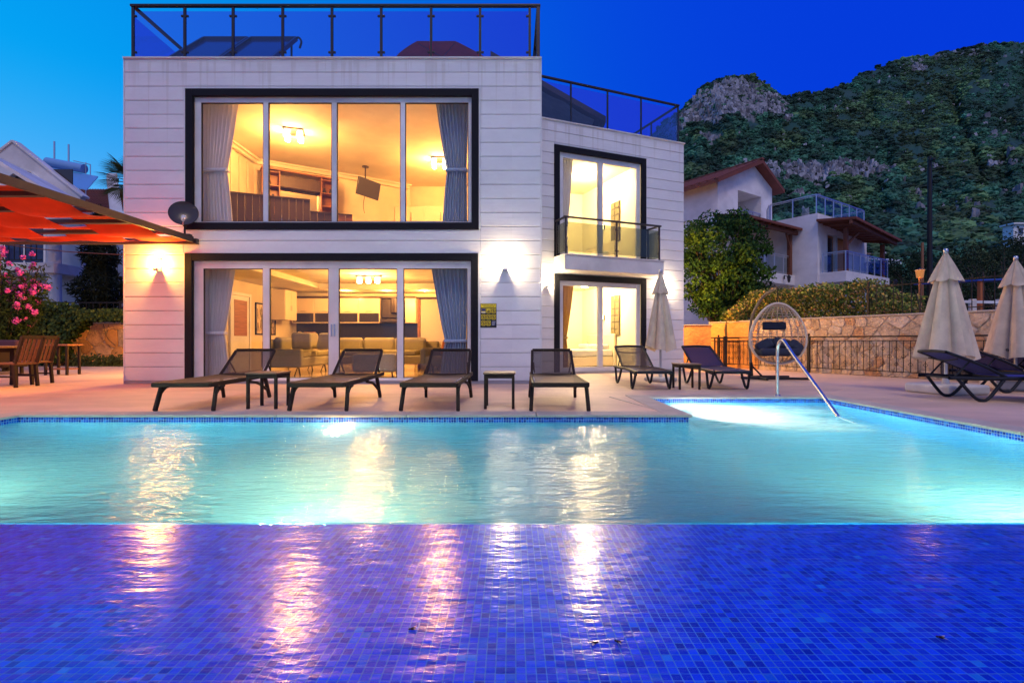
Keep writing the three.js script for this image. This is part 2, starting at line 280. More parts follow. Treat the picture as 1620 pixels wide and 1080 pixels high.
  for (const [x, z] of order) {
    const k = pick(), y = SHELF + (rr() - 0.5) * 0.0006, inView = z < -1.385 && z > -1.49 && Math.abs(x) < -z * 1.02;
    if (inView && singles < 300) { singles++; const o = part('tile', tg, tm[k], shelf); o.position.set(x, y, z); o.rotation.set((rr() - 0.5) * 0.012, 0, (rr() - 0.5) * 0.012); } else many.push([x, y, z, k]);
  }
  const tiles = new THREE.InstancedMesh(tg, mat([1, 1, 1], { r: 0.3, ior: 1.5, spec: 0.25, bump: 'fine', bsize: 0.05, bs: 0.0006 }), many.length), e = new THREE.Euler(), q = new THREE.Quaternion(), one = V(1, 1, 1), pv = V();
  many.forEach(([x, y, z, k], i) => { q.setFromEuler(e.set((rr() - 0.5) * 0.012, 0, (rr() - 0.5) * 0.012)); m4.compose(pv.set(x, y, z), q, one); tiles.setMatrixAt(i, m4); const j = 0.85 + rr() * 0.3; tiles.setColorAt(i, col.setRGB(...tones[k].map((c) => c * j))); });
  tiles.name = 'small_tile'; tiles.userData.kind = 'stuff'; shelf.add(tiles);
  part('edge_tile', Array.from({ length: nx }, (_, i) => box(0.0258, 0.0258, 0.006, XL + (i + 0.5) * (XR - XL) / nx, SHELF - 0.02, ZS + 0.0008)), tm[1], shelf).userData.kind = 'stuff';
}
{
  // deep water as a solid volume, and the thin film that runs over the shelf
  const ripple = noiseTex(83, 10, 26, 5, 0, 1, 1024, 0.62), deep = new THREE.MeshPhysicalMaterial({ color: 0xffffff, roughness: 0.15, transmission: 1, thickness: 1.4, ior: 1.48 });
  deep.attenuationColor.setRGB(0.36, 0.77, 0.92); deep.attenuationDistance = 2.4;
  ripple.repeat.set(1 / 2.2, 1 / 1.5); deep.bumpMap = ripple; deep.bumpScale = 0.011;
  const e = 0.012, P = [[XL - e, ZS], [XR + e, ZS], [XR + e, ZN - e], [XN - e, ZN - e], [XN - e, ZF - e], [XL - e, ZF - e]];
  struct('water', [slabOf(plan(P), -1.46, WATER)], deep);
  const film = new THREE.MeshPhysicalMaterial({ color: new THREE.Color().setRGB(0.50, 0.82, 1.0), roughness: 0.19, transmission: 1, thickness: 0, ior: 1.5 });
  const rip2 = ripple.clone(); rip2.repeat.set(1 / 2.6, 1 / 2.0); film.bumpMap = rip2; film.bumpScale = 0.0022;
  struct('water', [new THREE.PlaneGeometry(XR - XL, ZB - ZS - 0.004).rotateX(-Math.PI / 2).translate((XL + XR) / 2, WATER, (ZB + ZS) / 2 + 0.002)], film);
}
{ // bubbles of the hot tub: soft foam lying on the water
  const S = 256, a = new Uint8Array(S * S * 4); for (let y = 0; y < S; y++) for (let x = 0; x < S; x++) { const u = x / S, v = y / S, ed = smooth(Math.min(u, 1 - u), 0.02, 0.3) * smooth(Math.min(v, 1 - v), 0.02, 0.32), n = fbm(u * 3.2, v * 7, 301, 5), o = (y * S + x) * 4; a[o] = a[o + 1] = a[o + 2] = Math.round(255 * clamp((n - 0.27) * 2.6, 0, 1) * ed * 0.95); a[o + 3] = 255; }
  const t = new THREE.DataTexture(a, S, S); t.magFilter = THREE.LinearFilter; t.needsUpdate = true;
  const fm = new THREE.MeshPhysicalMaterial({ color: 0xf6f8f4, roughness: 1, transmission: 0.8, thickness: 0, alphaMap: t, transparent: true });
  const f = (x0, x1, z0, z1, y) => new THREE.PlaneGeometry(x1 - x0, z1 - z0).rotateX(-Math.PI / 2).translate((x0 + x1) / 2, y, (z0 + z1) / 2);
  const g = mergeGeometries([f(1.75, 4.1, -7.6, -5.0, WATER - 0.008), f(2.4, 4.6, -7.5, -6.2, WATER - 0.016), f(1.7, 4.3, -6.3, -5.0, WATER - 0.024)]), o = new THREE.Mesh(g, fm); o.name = numbered('foam'); o.userData = { kind: 'stuff', label: 'white bubbling foam on the water of the hot tub' }; scene.add(o);
}
// underwater lights: a visible one on the far wall, others under the shelf edge and in the hot-tub corner
{
  const ring = (g) => [g];
  let first = null;
  const place = (x, y, z, ry, cd, rgb, label, tilt = -0.25) => {
    const o = thing('pool_light', label, 'pool light', [x, y, z], ry, 'underwater lights of the pool');
    part('housing', [new THREE.CylinderGeometry(0.13, 0.14, 0.03, 24).rotateX(Math.PI / 2).translate(0, 0, 0.012)], M.pvc, o);
    part('lens', [new THREE.CylinderGeometry(0.075, 0.075, 0.012, 24).rotateX(Math.PI / 2).translate(0, 0, 0.034)], mat([0.8, 0.8, 0.8], { r: 0.3, emit: rgb, glow: 12 }), o);
    const n = V(Math.sin(ry), 0, Math.cos(ry)), l = new THREE.SpotLight(new THREE.Color().setRGB(...rgb), cd, 0, 1.12, 0.95, 2); l.position.set(x, y, z).addScaledVector(n, 0.09); l.target.position.copy(l.position).add(n.multiplyScalar(2)).add(V(0, tilt, 0)); l.shadow.radius = 5; l.castShadow = true; scene.add(l, l.target); return o;
  };
  lamp([1, 0.62, 0.26], 1.6, V(-1.95, -0.34, ZF + 0.2), 3);  // added point light, imitating the halo round the visible pool lamp
  const warm = [1.0, 0.80, 0.46], cool = [1.0, 0.84, 0.72];
  place(-1.95, -0.42, ZF + 0.006, 0, 14, [1, 0.68, 0.32], 'bright underwater pool light in the far wall below the second lounger');
  place(-4.6, -0.75, ZS - 0.008, Math.PI, 50, warm, 'underwater pool light in the step under the blue tile shelf, left end');
  place(-1.4, -0.75, ZS - 0.008, Math.PI, 26, warm, 'underwater pool light in the step under the blue tile shelf, middle');
  place(3.7, -0.75, ZS - 0.008, Math.PI, 50, warm, 'underwater pool light in the step under the blue tile shelf, right end');
  place(XN + 0.006, -0.45, -6.3, Math.PI / 2, 30, cool, 'underwater pool light in the hot tub wall under the deck tongue, near end', 0.35);
  place(XN + 0.006, -0.4, -7.2, Math.PI / 2, 26, cool, 'underwater pool light in the hot tub wall under the deck tongue, far end', 0.35);
}

// ------------------------------------------------------------------ the villa
const ZV = -10.08, mx = (px) => (px - 810) / F * 10.08, my = (py) => CAM_H + (540 - py) / F * 10.08;
const TOP = 6.53, villa = thing('villa', 'large white villa clad in boards with black framed windows behind the pool', 'house', [0, 0, 0]);
const vp = (name, g, m, label) => part(name, g, m, villa, label);
const WX0 = -6.40, WX1 = -0.81, U0 = 3.23, U1 = 5.775, L1 = 2.475;
const BX0 = mx(294), BX1 = mx(756), UB0 = my(362.5), UB1 = my(142), LB1 = my(402.5);
// right wing frame: s along the front, n outwards
const RA = V(1.087, 0, -12.9), RU = V(0.929, 0, -0.371), RN = V(0.371, 0, 0.929);
const RB = new THREE.Matrix4().makeBasis(RU, V(0, 1, 0), RN).setPosition(RA);
const wing = (list) => join([].concat(list).map((g) => clean(g).applyMatrix4(RB)));
const rs = (px) => { const k = (px - 810) / F; return (12.9 * k - 1.087) / (0.929 - 0.371 * k); };
const ry_ = (px, py) => CAM_H + (540 - py) / F * (12.9 + 0.371 * rs(px));
const rw = (s, y, n) => V(s, y, n).applyMatrix4(RB);
{
  // structural core
  vp('wall', [span(-7.75, BX0 + 0.05, 0.03, TOP - 0.03, ZV - 0.25, ZV - 0.034), span(BX1 - 0.05, 0.55, 0.03, TOP - 0.03, ZV - 0.25, ZV - 0.034), span(BX0 + 0.05, BX1 - 0.05, L1, U0, ZV - 0.25, ZV - 0.034), span(BX0 + 0.05, BX1 - 0.05, U1, TOP - 0.03, ZV - 0.25, ZV - 0.034),
    span(-7.75, -7.5, 0.03, TOP - 0.03, -17.2, ZV - 0.25), span(0.3, 0.55, 0.03, TOP - 0.03, -17.2, ZV - 0.25), span(-7.5, 0.3, 0.03, TOP - 0.03, -17.2, -16.98)], M.core);
  vp('roof_slab', [span(-7.75, 0.55, 6.1, 6.45, -17.2, ZV - 0.26)], M.core);
  vp('floor_slab', [span(-7.5, 0.3, 2.72, 2.93, -16.98, ZV - 0.251)], M.core);
  vp('plinth', [span(-7.79, 0.585, 0.004, 0.06, ZV - 0.1, ZV + 0.012)], mat([0.3, 0.29, 0.33], { r: 0.8, map: 'stain', size: 0.6 }));
  vp('parapet_cap', [span(-7.80, 0.595, TOP - 0.012, TOP + 0.022, ZV - 0.28, ZV + 0.03, 0.006)], M.plankB);
  // boards
  const n = 23, h = (TOP - 0.06) / n, r = rng(3);
  const board = (x0, x1, y0, y1) => { if (y1 - y0 < 0.02 || x1 - x0 < 0.02) return; vp('plank', [span(x0, x1, y0 + 0.004, y1 - 0.004, ZV - 0.034, ZV + r() * 0.004, 0.009)], r() < 0.5 ? M.plank : M.plankB); };
  for (let i = 0; i < n; i++) {
    const y0 = 0.06 + i * h, y1 = y0 + h, cut = [];
    for (const [b0, b1] of [[UB0, UB1], [0, LB1]]) if (y1 > b0 + 0.001 && y0 < b1 - 0.001) cut.push([Math.max(b0, y0), Math.min(b1, y1)]);
    if (!cut.length) { board(-7.775, 0.57, y0, y1); continue; }
    board(-7.775, BX0 - 0.05, y0, y1); board(BX1 + 0.05, 0.57, y0, y1);
    const [c0, c1] = cut[0];
    if (y1 - c1 > 0.03) board(BX0 - 0.05, BX1 + 0.05, c1 + 0.005, y1);
    if (c0 - y0 > 0.03) board(BX0 - 0.05, BX1 + 0.05, y0, c0 - 0.005);
  }
  vp('corner_trim', [span(-7.80, -7.776, 0.06, TOP - 0.012, ZV - 0.27, ZV + 0.006)], M.plank); vp('corner_trim', [span(0.571, 0.595, 0.06, TOP - 0.012, ZV - 0.27, ZV + 0.006)], M.plank);
  // window trim boards beside the black surrounds
  for (const g of [span(BX0 - 0.048, BX0, 0.06, LB1 + 0.03, ZV - 0.03, ZV + 0.012, 0.004), span(BX1, BX1 + 0.048, 0.06, LB1 + 0.03, ZV - 0.03, ZV + 0.012, 0.004), span(BX0 - 0.048, BX0, UB0, UB1, ZV - 0.03, ZV + 0.012, 0.004), span(BX1, BX1 + 0.048, UB0, UB1, ZV - 0.03, ZV + 0.012, 0.004)]) vp('window_trim', [g], M.plank);
  const frameZ0 = ZV - 0.13, frameZ1 = ZV - 0.05;
  const opening = (name, x0, x1, y0, y1, lights, rail, bottomSurround, label) => {
    const b = 0.145, w = vp(name, [span(x0 - b, x0, y0 - (bottomSurround ? b : 0), y1 + b, ZV - 0.04, ZV + 0.03, 0.006), span(x1, x1 + b, y0 - (bottomSurround ? b : 0), y1 + b, ZV - 0.04, ZV + 0.03, 0.006), span(x0, x1, y1, y1 + b, ZV - 0.04, ZV + 0.029, 0.006), ...(bottomSurround ? [span(x0, x1, y0 - b, y0, ZV - 0.04, ZV + 0.029, 0.006)] : [])], M.black, label);
    part('frame', [span(x0, lights[0][0], y0, y1, frameZ0, frameZ1, 0.006), span(lights[lights.length - 1][1], x1, y0, y1, frameZ0, frameZ1, 0.006), span(lights[0][0], lights[lights.length - 1][1], lights[0][3], y1, frameZ0, frameZ1 - 0.002, 0.006), span(lights[0][0], lights[lights.length - 1][1], y0, lights[0][2], frameZ0, frameZ1 - 0.002, 0.006)], M.pvc, w);
    for (let i = 0; i < lights.length - 1; i++) part('mullion', [span(lights[i][1], lights[i + 1][0], lights[i][2], lights[i][3], frameZ0 + 0.004, frameZ1 + 0.006, 0.008)], M.pvc, w);
    for (const [a, c, d, e] of lights) {
      part('gasket', [span(a, a + 0.012, d, e, frameZ0 + 0.03, frameZ1 - 0.012), span(c - 0.012, c, d, e, frameZ0 + 0.03, frameZ1 - 0.012), span(a + 0.012, c - 0.012, e - 0.012, e, frameZ0 + 0.03, frameZ1 - 0.012), span(a + 0.012, c - 0.012, d, d + 0.012, frameZ0 + 0.03, frameZ1 - 0.012)], M.gasket, w);
      const p = part('pane', [new THREE.PlaneGeometry(c - a, e - d).translate((a + c) / 2, (d + e) / 2, ZV - 0.092)], M.glass, w); p.castShadow = false;
    }
    if (rail) part('threshold', [span(x0, x1, y0 + 0.001, y0 + 0.04, ZV - 0.05, ZV + 0.02, 0.004)], M.pvc, w);
    return w;
  };
  const row = (xs, y0, y1) => xs.map(([a, b]) => [mx(a), mx(b), y0, y1]);
  opening('window', mx(305), mx(746), my(352), my(152), row([[315, 414], [422, 523], [531, 632.5], [640, 740.5]], my(349.5), my(160)), false, true, 'wide upstairs window with four panes in a black surround');
  const d = opening('sliding_door', mx(304), mx(745), 0.06, my(412), row([[318.5, 413.5], [424, 518], [534, 627], [637, 739]], my(598), my(424)), true, false, 'wide ground floor sliding door with four panes');
  part('handle', [span(mx(522), mx(524), 0.95, 1.2, ZV - 0.045, ZV - 0.02, 0.004), span(mx(527), mx(529), 0.95, 1.2, ZV - 0.045, ZV - 0.02, 0.004)], M.steel, d);

  // rooms of the main block
  const lx = -7.3, rx = -0.72;
  vp('interior_floor', [span(-7.5, 0.3, 0.004, 0.03, -16.98, ZV - 0.251)], M.floorTile);
  vp('interior_wall', [span(-7.5, lx, 0.03, 2.62, -16.8, ZV - 0.251), span(rx, 0.3, 0.03, 2.62, -12.6, ZV - 0.251), span(-1.6, 0.3, 0.03, 2.62, -16.98, -16.75), span(lx, -1.6, 0.03, 2.62, -16.98, -16.75), span(rx, rx + 0.12, 0.03, 2.62, -16.75, -12.6)], M.interior, 'cream walls of the ground floor room');
  vp('ceiling', [span(-7.5, 0.3, 2.62, 2.719, -16.98, ZV - 0.251)], M.ceil);
  vp('ceiling_drop', [span(lx, -5.9, 2.47, 2.618, -16.75, ZV - 0.6, 0.01), span(-5.9, rx, 2.44, 2.617, -16.75, -15.3, 0.01)], M.ceil);
  vp('interior_wall', [span(-7.5, lx, 2.931, 6.0, -14.3, ZV - 0.251), span(rx, 0.3, 2.931, 6.0, -16.98, ZV - 0.251), clean(bar(V(-7.35, 4.465, -14.2), V(-3.4, 4.465, -16.7), 0.14, 3.07)), span(-3.5, rx, 2.931, 6.0, -16.9, -16.72)], M.interior, 'cream walls of the upstairs room');
  vp('ceiling', [span(-7.5, 0.3, 6.0, 6.099, -16.98, ZV - 0.251)], M.ceil);
  vp('cornice', [span(lx, lx + 0.12, 5.86, 5.997, -14.25, ZV - 0.3, 0.03), span(lx + 0.12, lx + 0.2, 5.94, 5.996, -14.2, ZV - 0.3, 0.01), clean(bar(V(-7.22, 5.925, -14.2), V(-3.4, 5.925, -16.58), 0.16, 0.14)), clean(bar(V(-7.1, 5.972, -14.2), V(-3.3, 5.972, -16.5), 0.1, 0.05))], M.ceil);
  vp('wall_panel', Array.from({ length: 9 }, (_, i) => span(lx, lx + 0.025, 2.95, 5.8, -10.6 - i * 0.4 - 0.36, -10.6 - i * 0.4, 0.008)), M.interior);
}
{
  // right wing: shell, boards, balcony, openings
  const S0 = -0.62, S1 = 4.15, T = 6.53;
  const uS0 = rs(877), uS1 = rs(1022), uT = ry_(877, 228), lT = ry_(877, 433), bw = 0.15;
  const gy0 = 0.06;
  const uBot = 3.0;
  vp('wall', [wing([span(S0, uS0 + 0.05, 0.03, T - 0.03, -0.25, -0.034), span(uS1 - 0.05, S1 - 0.02, 0.03, T - 0.03, -0.25, -0.034), span(uS0 + 0.05, uS1 - 0.05, lT - bw, uBot, -0.25, -0.034), span(uS0 + 0.05, uS1 - 0.05, uT - bw, T - 0.03, -0.25, -0.034), span(S1 - 0.27, S1 - 0.02, 0.03, T - 0.03, -4.2, -0.25), span(S0, S1 - 0.02, 0.03, T - 0.03, -4.4, -4.2), span(S0, S0 + 0.2, 0.03, T - 0.03, -4.2, -0.25)])], M.core);
  vp('roof_slab', [wing([span(S0 + 0.2, S1 - 0.27, 6.1, 6.45, -4.2, -0.251)])], M.core);
  vp('floor_slab', [wing([span(S0 + 0.2, S1 - 0.27, 2.72, 2.95, -4.2, -0.251)])], M.core);
  vp('interior_floor', [wing([span(S0 + 0.2, S1 - 0.27, 0.004, 0.035, -4.2, -0.251)])], M.floorTile);
  vp('parapet_cap', [wing([span(S0, S1 + 0.03, T - 0.012, T + 0.022, -0.28, 0.03, 0.006), span(S1 - 0.25, S1 + 0.03, T - 0.012, T + 0.021, -4.4, -0.281, 0.006)])], M.plankB);
  const n = 23, h = (T - 0.06) / n, r = rng(8);
  const board = (a, b, y0, y1) => { if (y1 - y0 < 0.02) return; vp('plank', [wing([span(a, b, y0 + 0.004, y1 - 0.004, -0.034, r() * 0.004, 0.009)])], r() < 0.5 ? M.plank : M.plankB); };
  for (let i = 0; i < n; i++) {
    const y0 = 0.06 + i * h, y1 = y0 + h, cut = [];
    for (const [b0, b1] of [[uBot, uT], [0, lT]]) if (y1 > b0 + 0.001 && y0 < b1 - 0.001) cut.push([Math.max(b0, y0), Math.min(b1, y1)]);
    if (!cut.length) { board(S0, S1, y0, y1); continue; }
    board(S0, uS0 - 0.004, y0, y1); board(uS1 + 0.004, S1, y0, y1);
    if (y1 - cut[0][1] > 0.03) board(uS0 - 0.004, uS1 + 0.004, cut[0][1] + 0.005, y1);
    if (cut[0][0] - y0 > 0.03) board(uS0 - 0.004, uS1 + 0.004, y0, cut[0][0] - 0.005);
  }
  for (let i = 0; i < n; i++) vp('side_plank', [wing([span(S1 - 0.02, S1 + 0.012, 0.06 + i * h + 0.004, 0.06 + (i + 1) * h - 0.004, -4.4, -0.036, 0.009)])], M.plank);
  vp('plinth', [wing([span(S0, S1 + 0.015, 0.004, 0.06, -0.1, 0.012)])], M.core);
  const z0 = -0.13, z1 = -0.05;
  const opening = (name, y0, y1, label) => {
    const a = uS0, b = uS1, ia = a + bw, ib = b - bw, it = y1 - bw, w = vp(name, [wing([span(a, ia, y0, y1, -0.04, 0.03, 0.006), span(ib, b, y0, y1, -0.04, 0.03, 0.006), span(ia, ib, it, y1, -0.04, 0.029, 0.006)])], M.black, label);
    const f = 0.13, mid = (ia + ib) / 2;
    part('frame', [wing([span(ia, ia + f, y0, it, z0, z1, 0.008), span(ib - f, ib, y0, it, z0, z1, 0.008), span(ia + f, ib - f, it - f, it, z0, z1 - 0.002, 0.008), span(ia + f, ib - f, y0, y0 + 0.11, z0, z1 - 0.002, 0.008)])], M.pvc, w);
    part('mullion', [wing([span(mid - 0.06, mid + 0.06, y0 + 0.11, it - f, z0 + 0.01, z1 + 0.01, 0.008), span(mid - 0.085, mid - 0.062, y0 + 0.11, it - f, z0 + 0.01, z1 - 0.006)])], M.pvc, w);
    for (const [p, q] of [[ia + f, mid - 0.086], [mid + 0.06, ib - f]]) { const g = part('pane', [wing([new THREE.PlaneGeometry(q - p, it - f - y0 - 0.11).translate((p + q) / 2, (it - f + y0 + 0.11) / 2, -0.09)])], M.glass, w); g.castShadow = false; }
    return w;
  };
  opening('window', uBot + 0.012, uT, 'upstairs balcony door of the right wing in a black surround');
  opening('sliding_door', gy0, lT, 'ground floor sliding door of the right wing in a black surround');
  // balcony: slab, glass rail
  const b0 = uS0 - 0.02, b1 = uS1 + 0.12, bd = 0.62, by0 = 2.62, by1 = 2.98;
  const bal = vp('balcony', [wing([span(b0, b1, by0, by1, 0.005, bd, 0.01)])], M.render);
  part('capping', [wing([span(b0 - 0.02, b1 + 0.02, by1 - 0.002, by1 + 0.03, 0.032, bd + 0.025, 0.006)])], M.render, bal);
  const hr = by1 + 0.93, posts = [[b0 + 0.06, bd - 0.07], [(b0 + b1) / 2 + 0.05, bd - 0.07], [b1 - 0.1, bd - 0.07], [b0 + 0.06, 0.07], [b1 - 0.1, 0.07]];
  for (const [s, nn] of posts) part('post', [wing([span(s - 0.02, s + 0.02, by1 + 0.03, hr, nn - 0.02, nn + 0.02, 0.004)])], M.bronze, bal);
  part('handrail', [wing([span(b0, b1 - 0.04, hr, hr + 0.045, bd - 0.1, bd - 0.04, 0.01), span(b0 + 0.03, b0 + 0.09, hr, hr + 0.045, 0.02, bd - 0.1, 0.01), span(b1 - 0.13, b1 - 0.07, hr, hr + 0.045, 0.02, bd - 0.1, 0.01)])], M.bronze, bal);
  for (const [p, q] of [[b0 + 0.1, (b0 + b1) / 2 + 0.01], [(b0 + b1) / 2 + 0.09, b1 - 0.14]]) part('pane', [wing([span(p, q, by1 + 0.1, hr - 0.1, bd - 0.074, bd - 0.066)])], M.smokedGrey, bal);
  for (const s of [b0 + 0.06, b1 - 0.1]) part('pane', [wing([span(s - 0.004, s + 0.004, by1 + 0.1, hr - 0.1, 0.1, bd - 0.1)])], M.smokedGrey, bal);
  part('clamp', [wing([...[b0 + 0.09, (b0 + b1) / 2 + 0.01, (b0 + b1) / 2 + 0.09, b1 - 0.14].flatMap((s) => [by1 + 0.2, hr - 0.2].map((y) => box(0.05, 0.03, 0.03, s, y, bd - 0.07, 0, 0.004)))])], M.bronze, bal);
  // rooms of the right wing
  for (const [y0, y1] of [[0.035, 2.62], [2.951, 6.0]]) {
    vp('interior_wall', [wing([span(S0 + 0.2, 0.0 - 0.12, y0, y1, -4.2, -0.251), span(3.05, S1 - 0.27, y0, y1, -4.2, -0.251), span(-0.12, 3.05, y0, y1, -4.2, -3.9)])], M.bedroom, 'pale walls of a bedroom in the right wing');
    vp('ceiling', [wing([span(S0 + 0.2, S1 - 0.27, y1, y1 + 0.099, -4.2, -0.251)])], M.ceil);
    const blocks = vp('glass_block_window', [wing([span(3.022, 3.048, y0 + 1.0, y0 + 2.25, -2.05, -1.55)])], M.darkWood);
    for (let i = 0; i < 6; i++) for (let k = 0; k < 2; k++) part('glass_block', [wing([box(0.03, 0.185, 0.21, 3.018, y0 + 1.105 + i * 0.208, -1.92 + k * 0.24, 0, 0.012)])], mat([0.16, 0.13, 0.06], { r: 0.12 }), blocks);
  }
}
{
  // roof rails of both blocks
  const rail = vp('roof_railing', [span(-7.79, 0.58, 7.675, 7.725, ZV - 0.22, ZV - 0.14, 0.012), span(-7.79, -7.71, 7.675, 7.725, -16.5, ZV - 0.22, 0.012), span(0.5, 0.58, 7.675, 7.725, -16.5, ZV - 0.22, 0.012)], M.bronze, 'tinted glass railing round the main roof terrace');
  const zr = ZV - 0.18, xs = [210, 292, 368.5, 447, 525, 603, 682, 759.5, 838].map((p) => (p - 810) / F * 10.26);
  for (const x of xs) part('post', [span(x - 0.026, x + 0.026, TOP + 0.022, 7.675, zr - 0.02, zr + 0.02, 0.005)], M.bronze, rail);
  for (const x of [-7.75, 0.54]) for (let i = 1; i < 5; i++) part('post', [span(x - 0.02, x + 0.02, TOP - 0.08, 7.675, zr - i * 1.5 - 0.026, zr - i * 1.5 + 0.026, 0.005)], M.bronze, rail);
  part('post', [span(0.5, 0.57, TOP + 0.022, 7.675, zr - 0.03, zr + 0.03, 0.006)], M.bronze, rail);
  for (let i = 0; i < xs.length - 1; i++) {
    part('pane', [span(xs[i] + 0.035, xs[i + 1] - 0.035, TOP + 0.11, 7.585, zr - 0.006, zr + 0.006)], M.smoked, rail);
    part('clamp', [...[xs[i] + 0.045, xs[i + 1] - 0.045].flatMap((x) => [TOP + 0.22, 7.49].map((y) => box(0.06, 0.04, 0.035, x, y, zr, 0, 0.006)))], M.bronze, rail);
  }
  part('pane', [span(-8.0, xs[0] - 0.035, TOP + 0.11, 7.585, zr - 0.006, zr + 0.006)].slice(0, 0).concat([span(-7.754, -7.746, TOP + 0.11, 7.5, zr - 1.45, zr - 0.05)]), M.smoked, rail);
  for (let i = 1; i < 4; i++) for (const x of [-7.75, 0.54]) part('pane', [span(x - 0.004, x + 0.004, TOP + 0.11, 7.5, zr - i * 1.5 - 1.45, zr - i * 1.5 - 0.05)], M.smoked, rail);
  const wr = vp('roof_railing', [wing([span(-0.6, 4.12, 7.66, 7.71, -0.2, -0.13, 0.012), span(4.05, 4.12, 7.66, 7.71, -4.3, -0.2, 0.012)])], M.bronze, 'tinted glass railing round the right wing roof');
  const ss = [908, 966.5, 1020, 1071].map(rs), all = [-0.55, ss[0], ss[1], ss[2], 4.08];
  for (const s of all) part('post', [wing([span(s - 0.02, s + 0.02, TOP + 0.022, 7.66, -0.185, -0.145, 0.004)])], M.bronze, wr);
  for (const nn of [-1.4, -2.8, -4.2]) part('post', [wing([span(4.06, 4.1, TOP + 0.022, 7.66, nn - 0.02, nn + 0.02, 0.004)])], M.bronze, wr);
  for (let i = 0; i < 4; i++) part('pane', [wing([span(all[i] + 0.03, all[i + 1] - 0.03, TOP + 0.11, 7.57, -0.17, -0.158)])], M.smoked, wr);
  for (let i = 0; i < 3; i++) part('pane', [wing([span(4.076, 4.088, TOP + 0.11, 7.57, -0.25 - i * 1.35 - 1.25, -0.25 - i * 1.35)])], M.smoked, wr);
}

// ------------------------------------------------------------------ lamps on the walls
const bulbGlow = (rgb, k) => mat([0.9, 0.9, 0.9], { r: 0.5, emit: rgb, glow: k });
function sconce(label, p, turn, rgb, cd) {
  const o = thing('wall_lamp', label, 'wall lamp', [p.x, p.y, p.z], turn, 'wall lamps on the villa');
  part('back_plate', [box(0.09, 0.22, 0.016, 0, 0, 0.008, 0, 0.004)], M.railSteel, o);
  part('bracket', [box(0.10, 0.055, 0.115, 0, -0.115, 0.064, 0, 0.008)], M.railSteel, o);
  part('shade', [new THREE.CylinderGeometry(0.05, 0.042, 0.17, 20, 1, true).translate(0, 0.0, 0.075)], mat([0.9, 0.88, 0.82], { r: 0.35, transmission: 0.7, emit: rgb, glow: 26 }), o).castShadow = false;
  part('bulb', [new THREE.SphereGeometry(0.03, 14, 10).translate(0, 0.01, 0.075)], bulbGlow(rgb, 160), o);
  lamp(rgb, cd, V(0, 0.01, 0.075).applyAxisAngle(V(0, 1, 0), turn).add(p), 1.2);
}
const WARMW = [1.0, 0.74, 0.42], AMBER = [1.0, 0.44, 0.07];
const wingTurn = Math.atan2(RN.x, RN.z);
sconce('amber wall lamp glowing under the red awning', V(mx(252), my(418), ZV + 0.006), 0, AMBER, 8);
sconce('white wall lamp above the yellow notice', V(mx(799), my(418), ZV + 0.006), 0, WARMW, 4.0);
sconce('wall lamp at the inner corner left of the wing door', rw(rs(863), ry_(863, 446), 0.008), wingTurn, WARMW, 3.4);
sconce('wall lamp half hidden behind the closed parasol', rw(rs(1050), ry_(1050, 455), 0.008), wingTurn, WARMW, 3.4);

{
  const sp = V(4.15 + 0.016, 2.5, -1.6).applyMatrix4(RB);
  sconce('added amber wall lamp, out of view on the side wall of the wing, lighting the ochre wall', sp, wingTurn + Math.PI / 2, AMBER, 46);  // added, hidden; stands in for the source lighting the ochre wall
  sconce('added amber wall lamp, out of view on the left side wall of the villa, lighting the ivy wall', V(-7.8, 2.5, -14.2), -Math.PI / 2, AMBER, 80);  // added, hidden; stands in for whatever lights the left garden wall
  const o = thing('added_pendant', 'added amber pendant lamp, out of view, lighting the awning and the deck', 'pendant lamp', [-10.9, 2.78, -7.8]);  // added outside the view, a stand-in for the warm light on awning and deck
  part('cord', [rod(V(0, 0, 0), V(0, -0.42, 0), 0.006, 6)], M.resin, o); part('shade', [lathe([[0.03, -0.4], [0.17, -0.5], [0.18, -0.54]], 24)], M.bronze, o);
  part('bulb', [new THREE.SphereGeometry(0.05, 14, 10).translate(0, -0.56, 0)], bulbGlow(AMBER, 30), o); lamp([1, 0.38, 0.12], 26, V(-10.9, 2.22, -7.8), 2.5);
}

// ------------------------------------------------------------------ rooms: lights
const ROOM = [1.0, 0.435, 0.10], UPPER = [1.0, 0.40, 0.085];
function ceilingLamp(label, x, y, z, turn, n, cd, rgb = ROOM) {
  const o = thing('ceiling_lamp', label, 'ceiling lamp', [x, y, z], turn);
  part('plate', [box(n === 4 ? 0.46 : 0.7, 0.035, n === 4 ? 0.46 : 0.14, 0, -0.0185, 0, 0, 0.01)], M.bronze, o);
  const pos = n === 4 ? [[-0.15, -0.15], [0.15, -0.15], [-0.15, 0.15], [0.15, 0.15]] : [[-0.24, 0], [0, 0], [0.24, 0]];
  for (const [a, b] of pos) { part('shade', [lathe([[0.02, -0.05], [0.055, -0.06], [0.062, -0.19], [0.05, -0.21]], 16).translate(a, 0, b)], mat([0.95, 0.93, 0.88], { r: 0.4, emit: [1, 0.74, 0.38], glow: 24 }), o).castShadow = false; part('stem', [rod(V(a, -0.036, b), V(a, -0.055, b), 0.012)], M.bronze, o); }
  lamp(rgb, cd, V(x, y - 0.34, z), 6); return o;
}
ceilingLamp('four-shade ceiling lamp behind the second upstairs pane', -5.35, 5.998, -12.3, 0.3, 4, 21, UPPER);
ceilingLamp('four-shade ceiling lamp beside the right upstairs curtain', -2.05, 5.998, -14.2, 0.1, 4, 18, UPPER);
ceilingLamp('three-shade ceiling lamp in the ground floor living room', -3.83, 2.618, -13.4, 0, 3, 18);
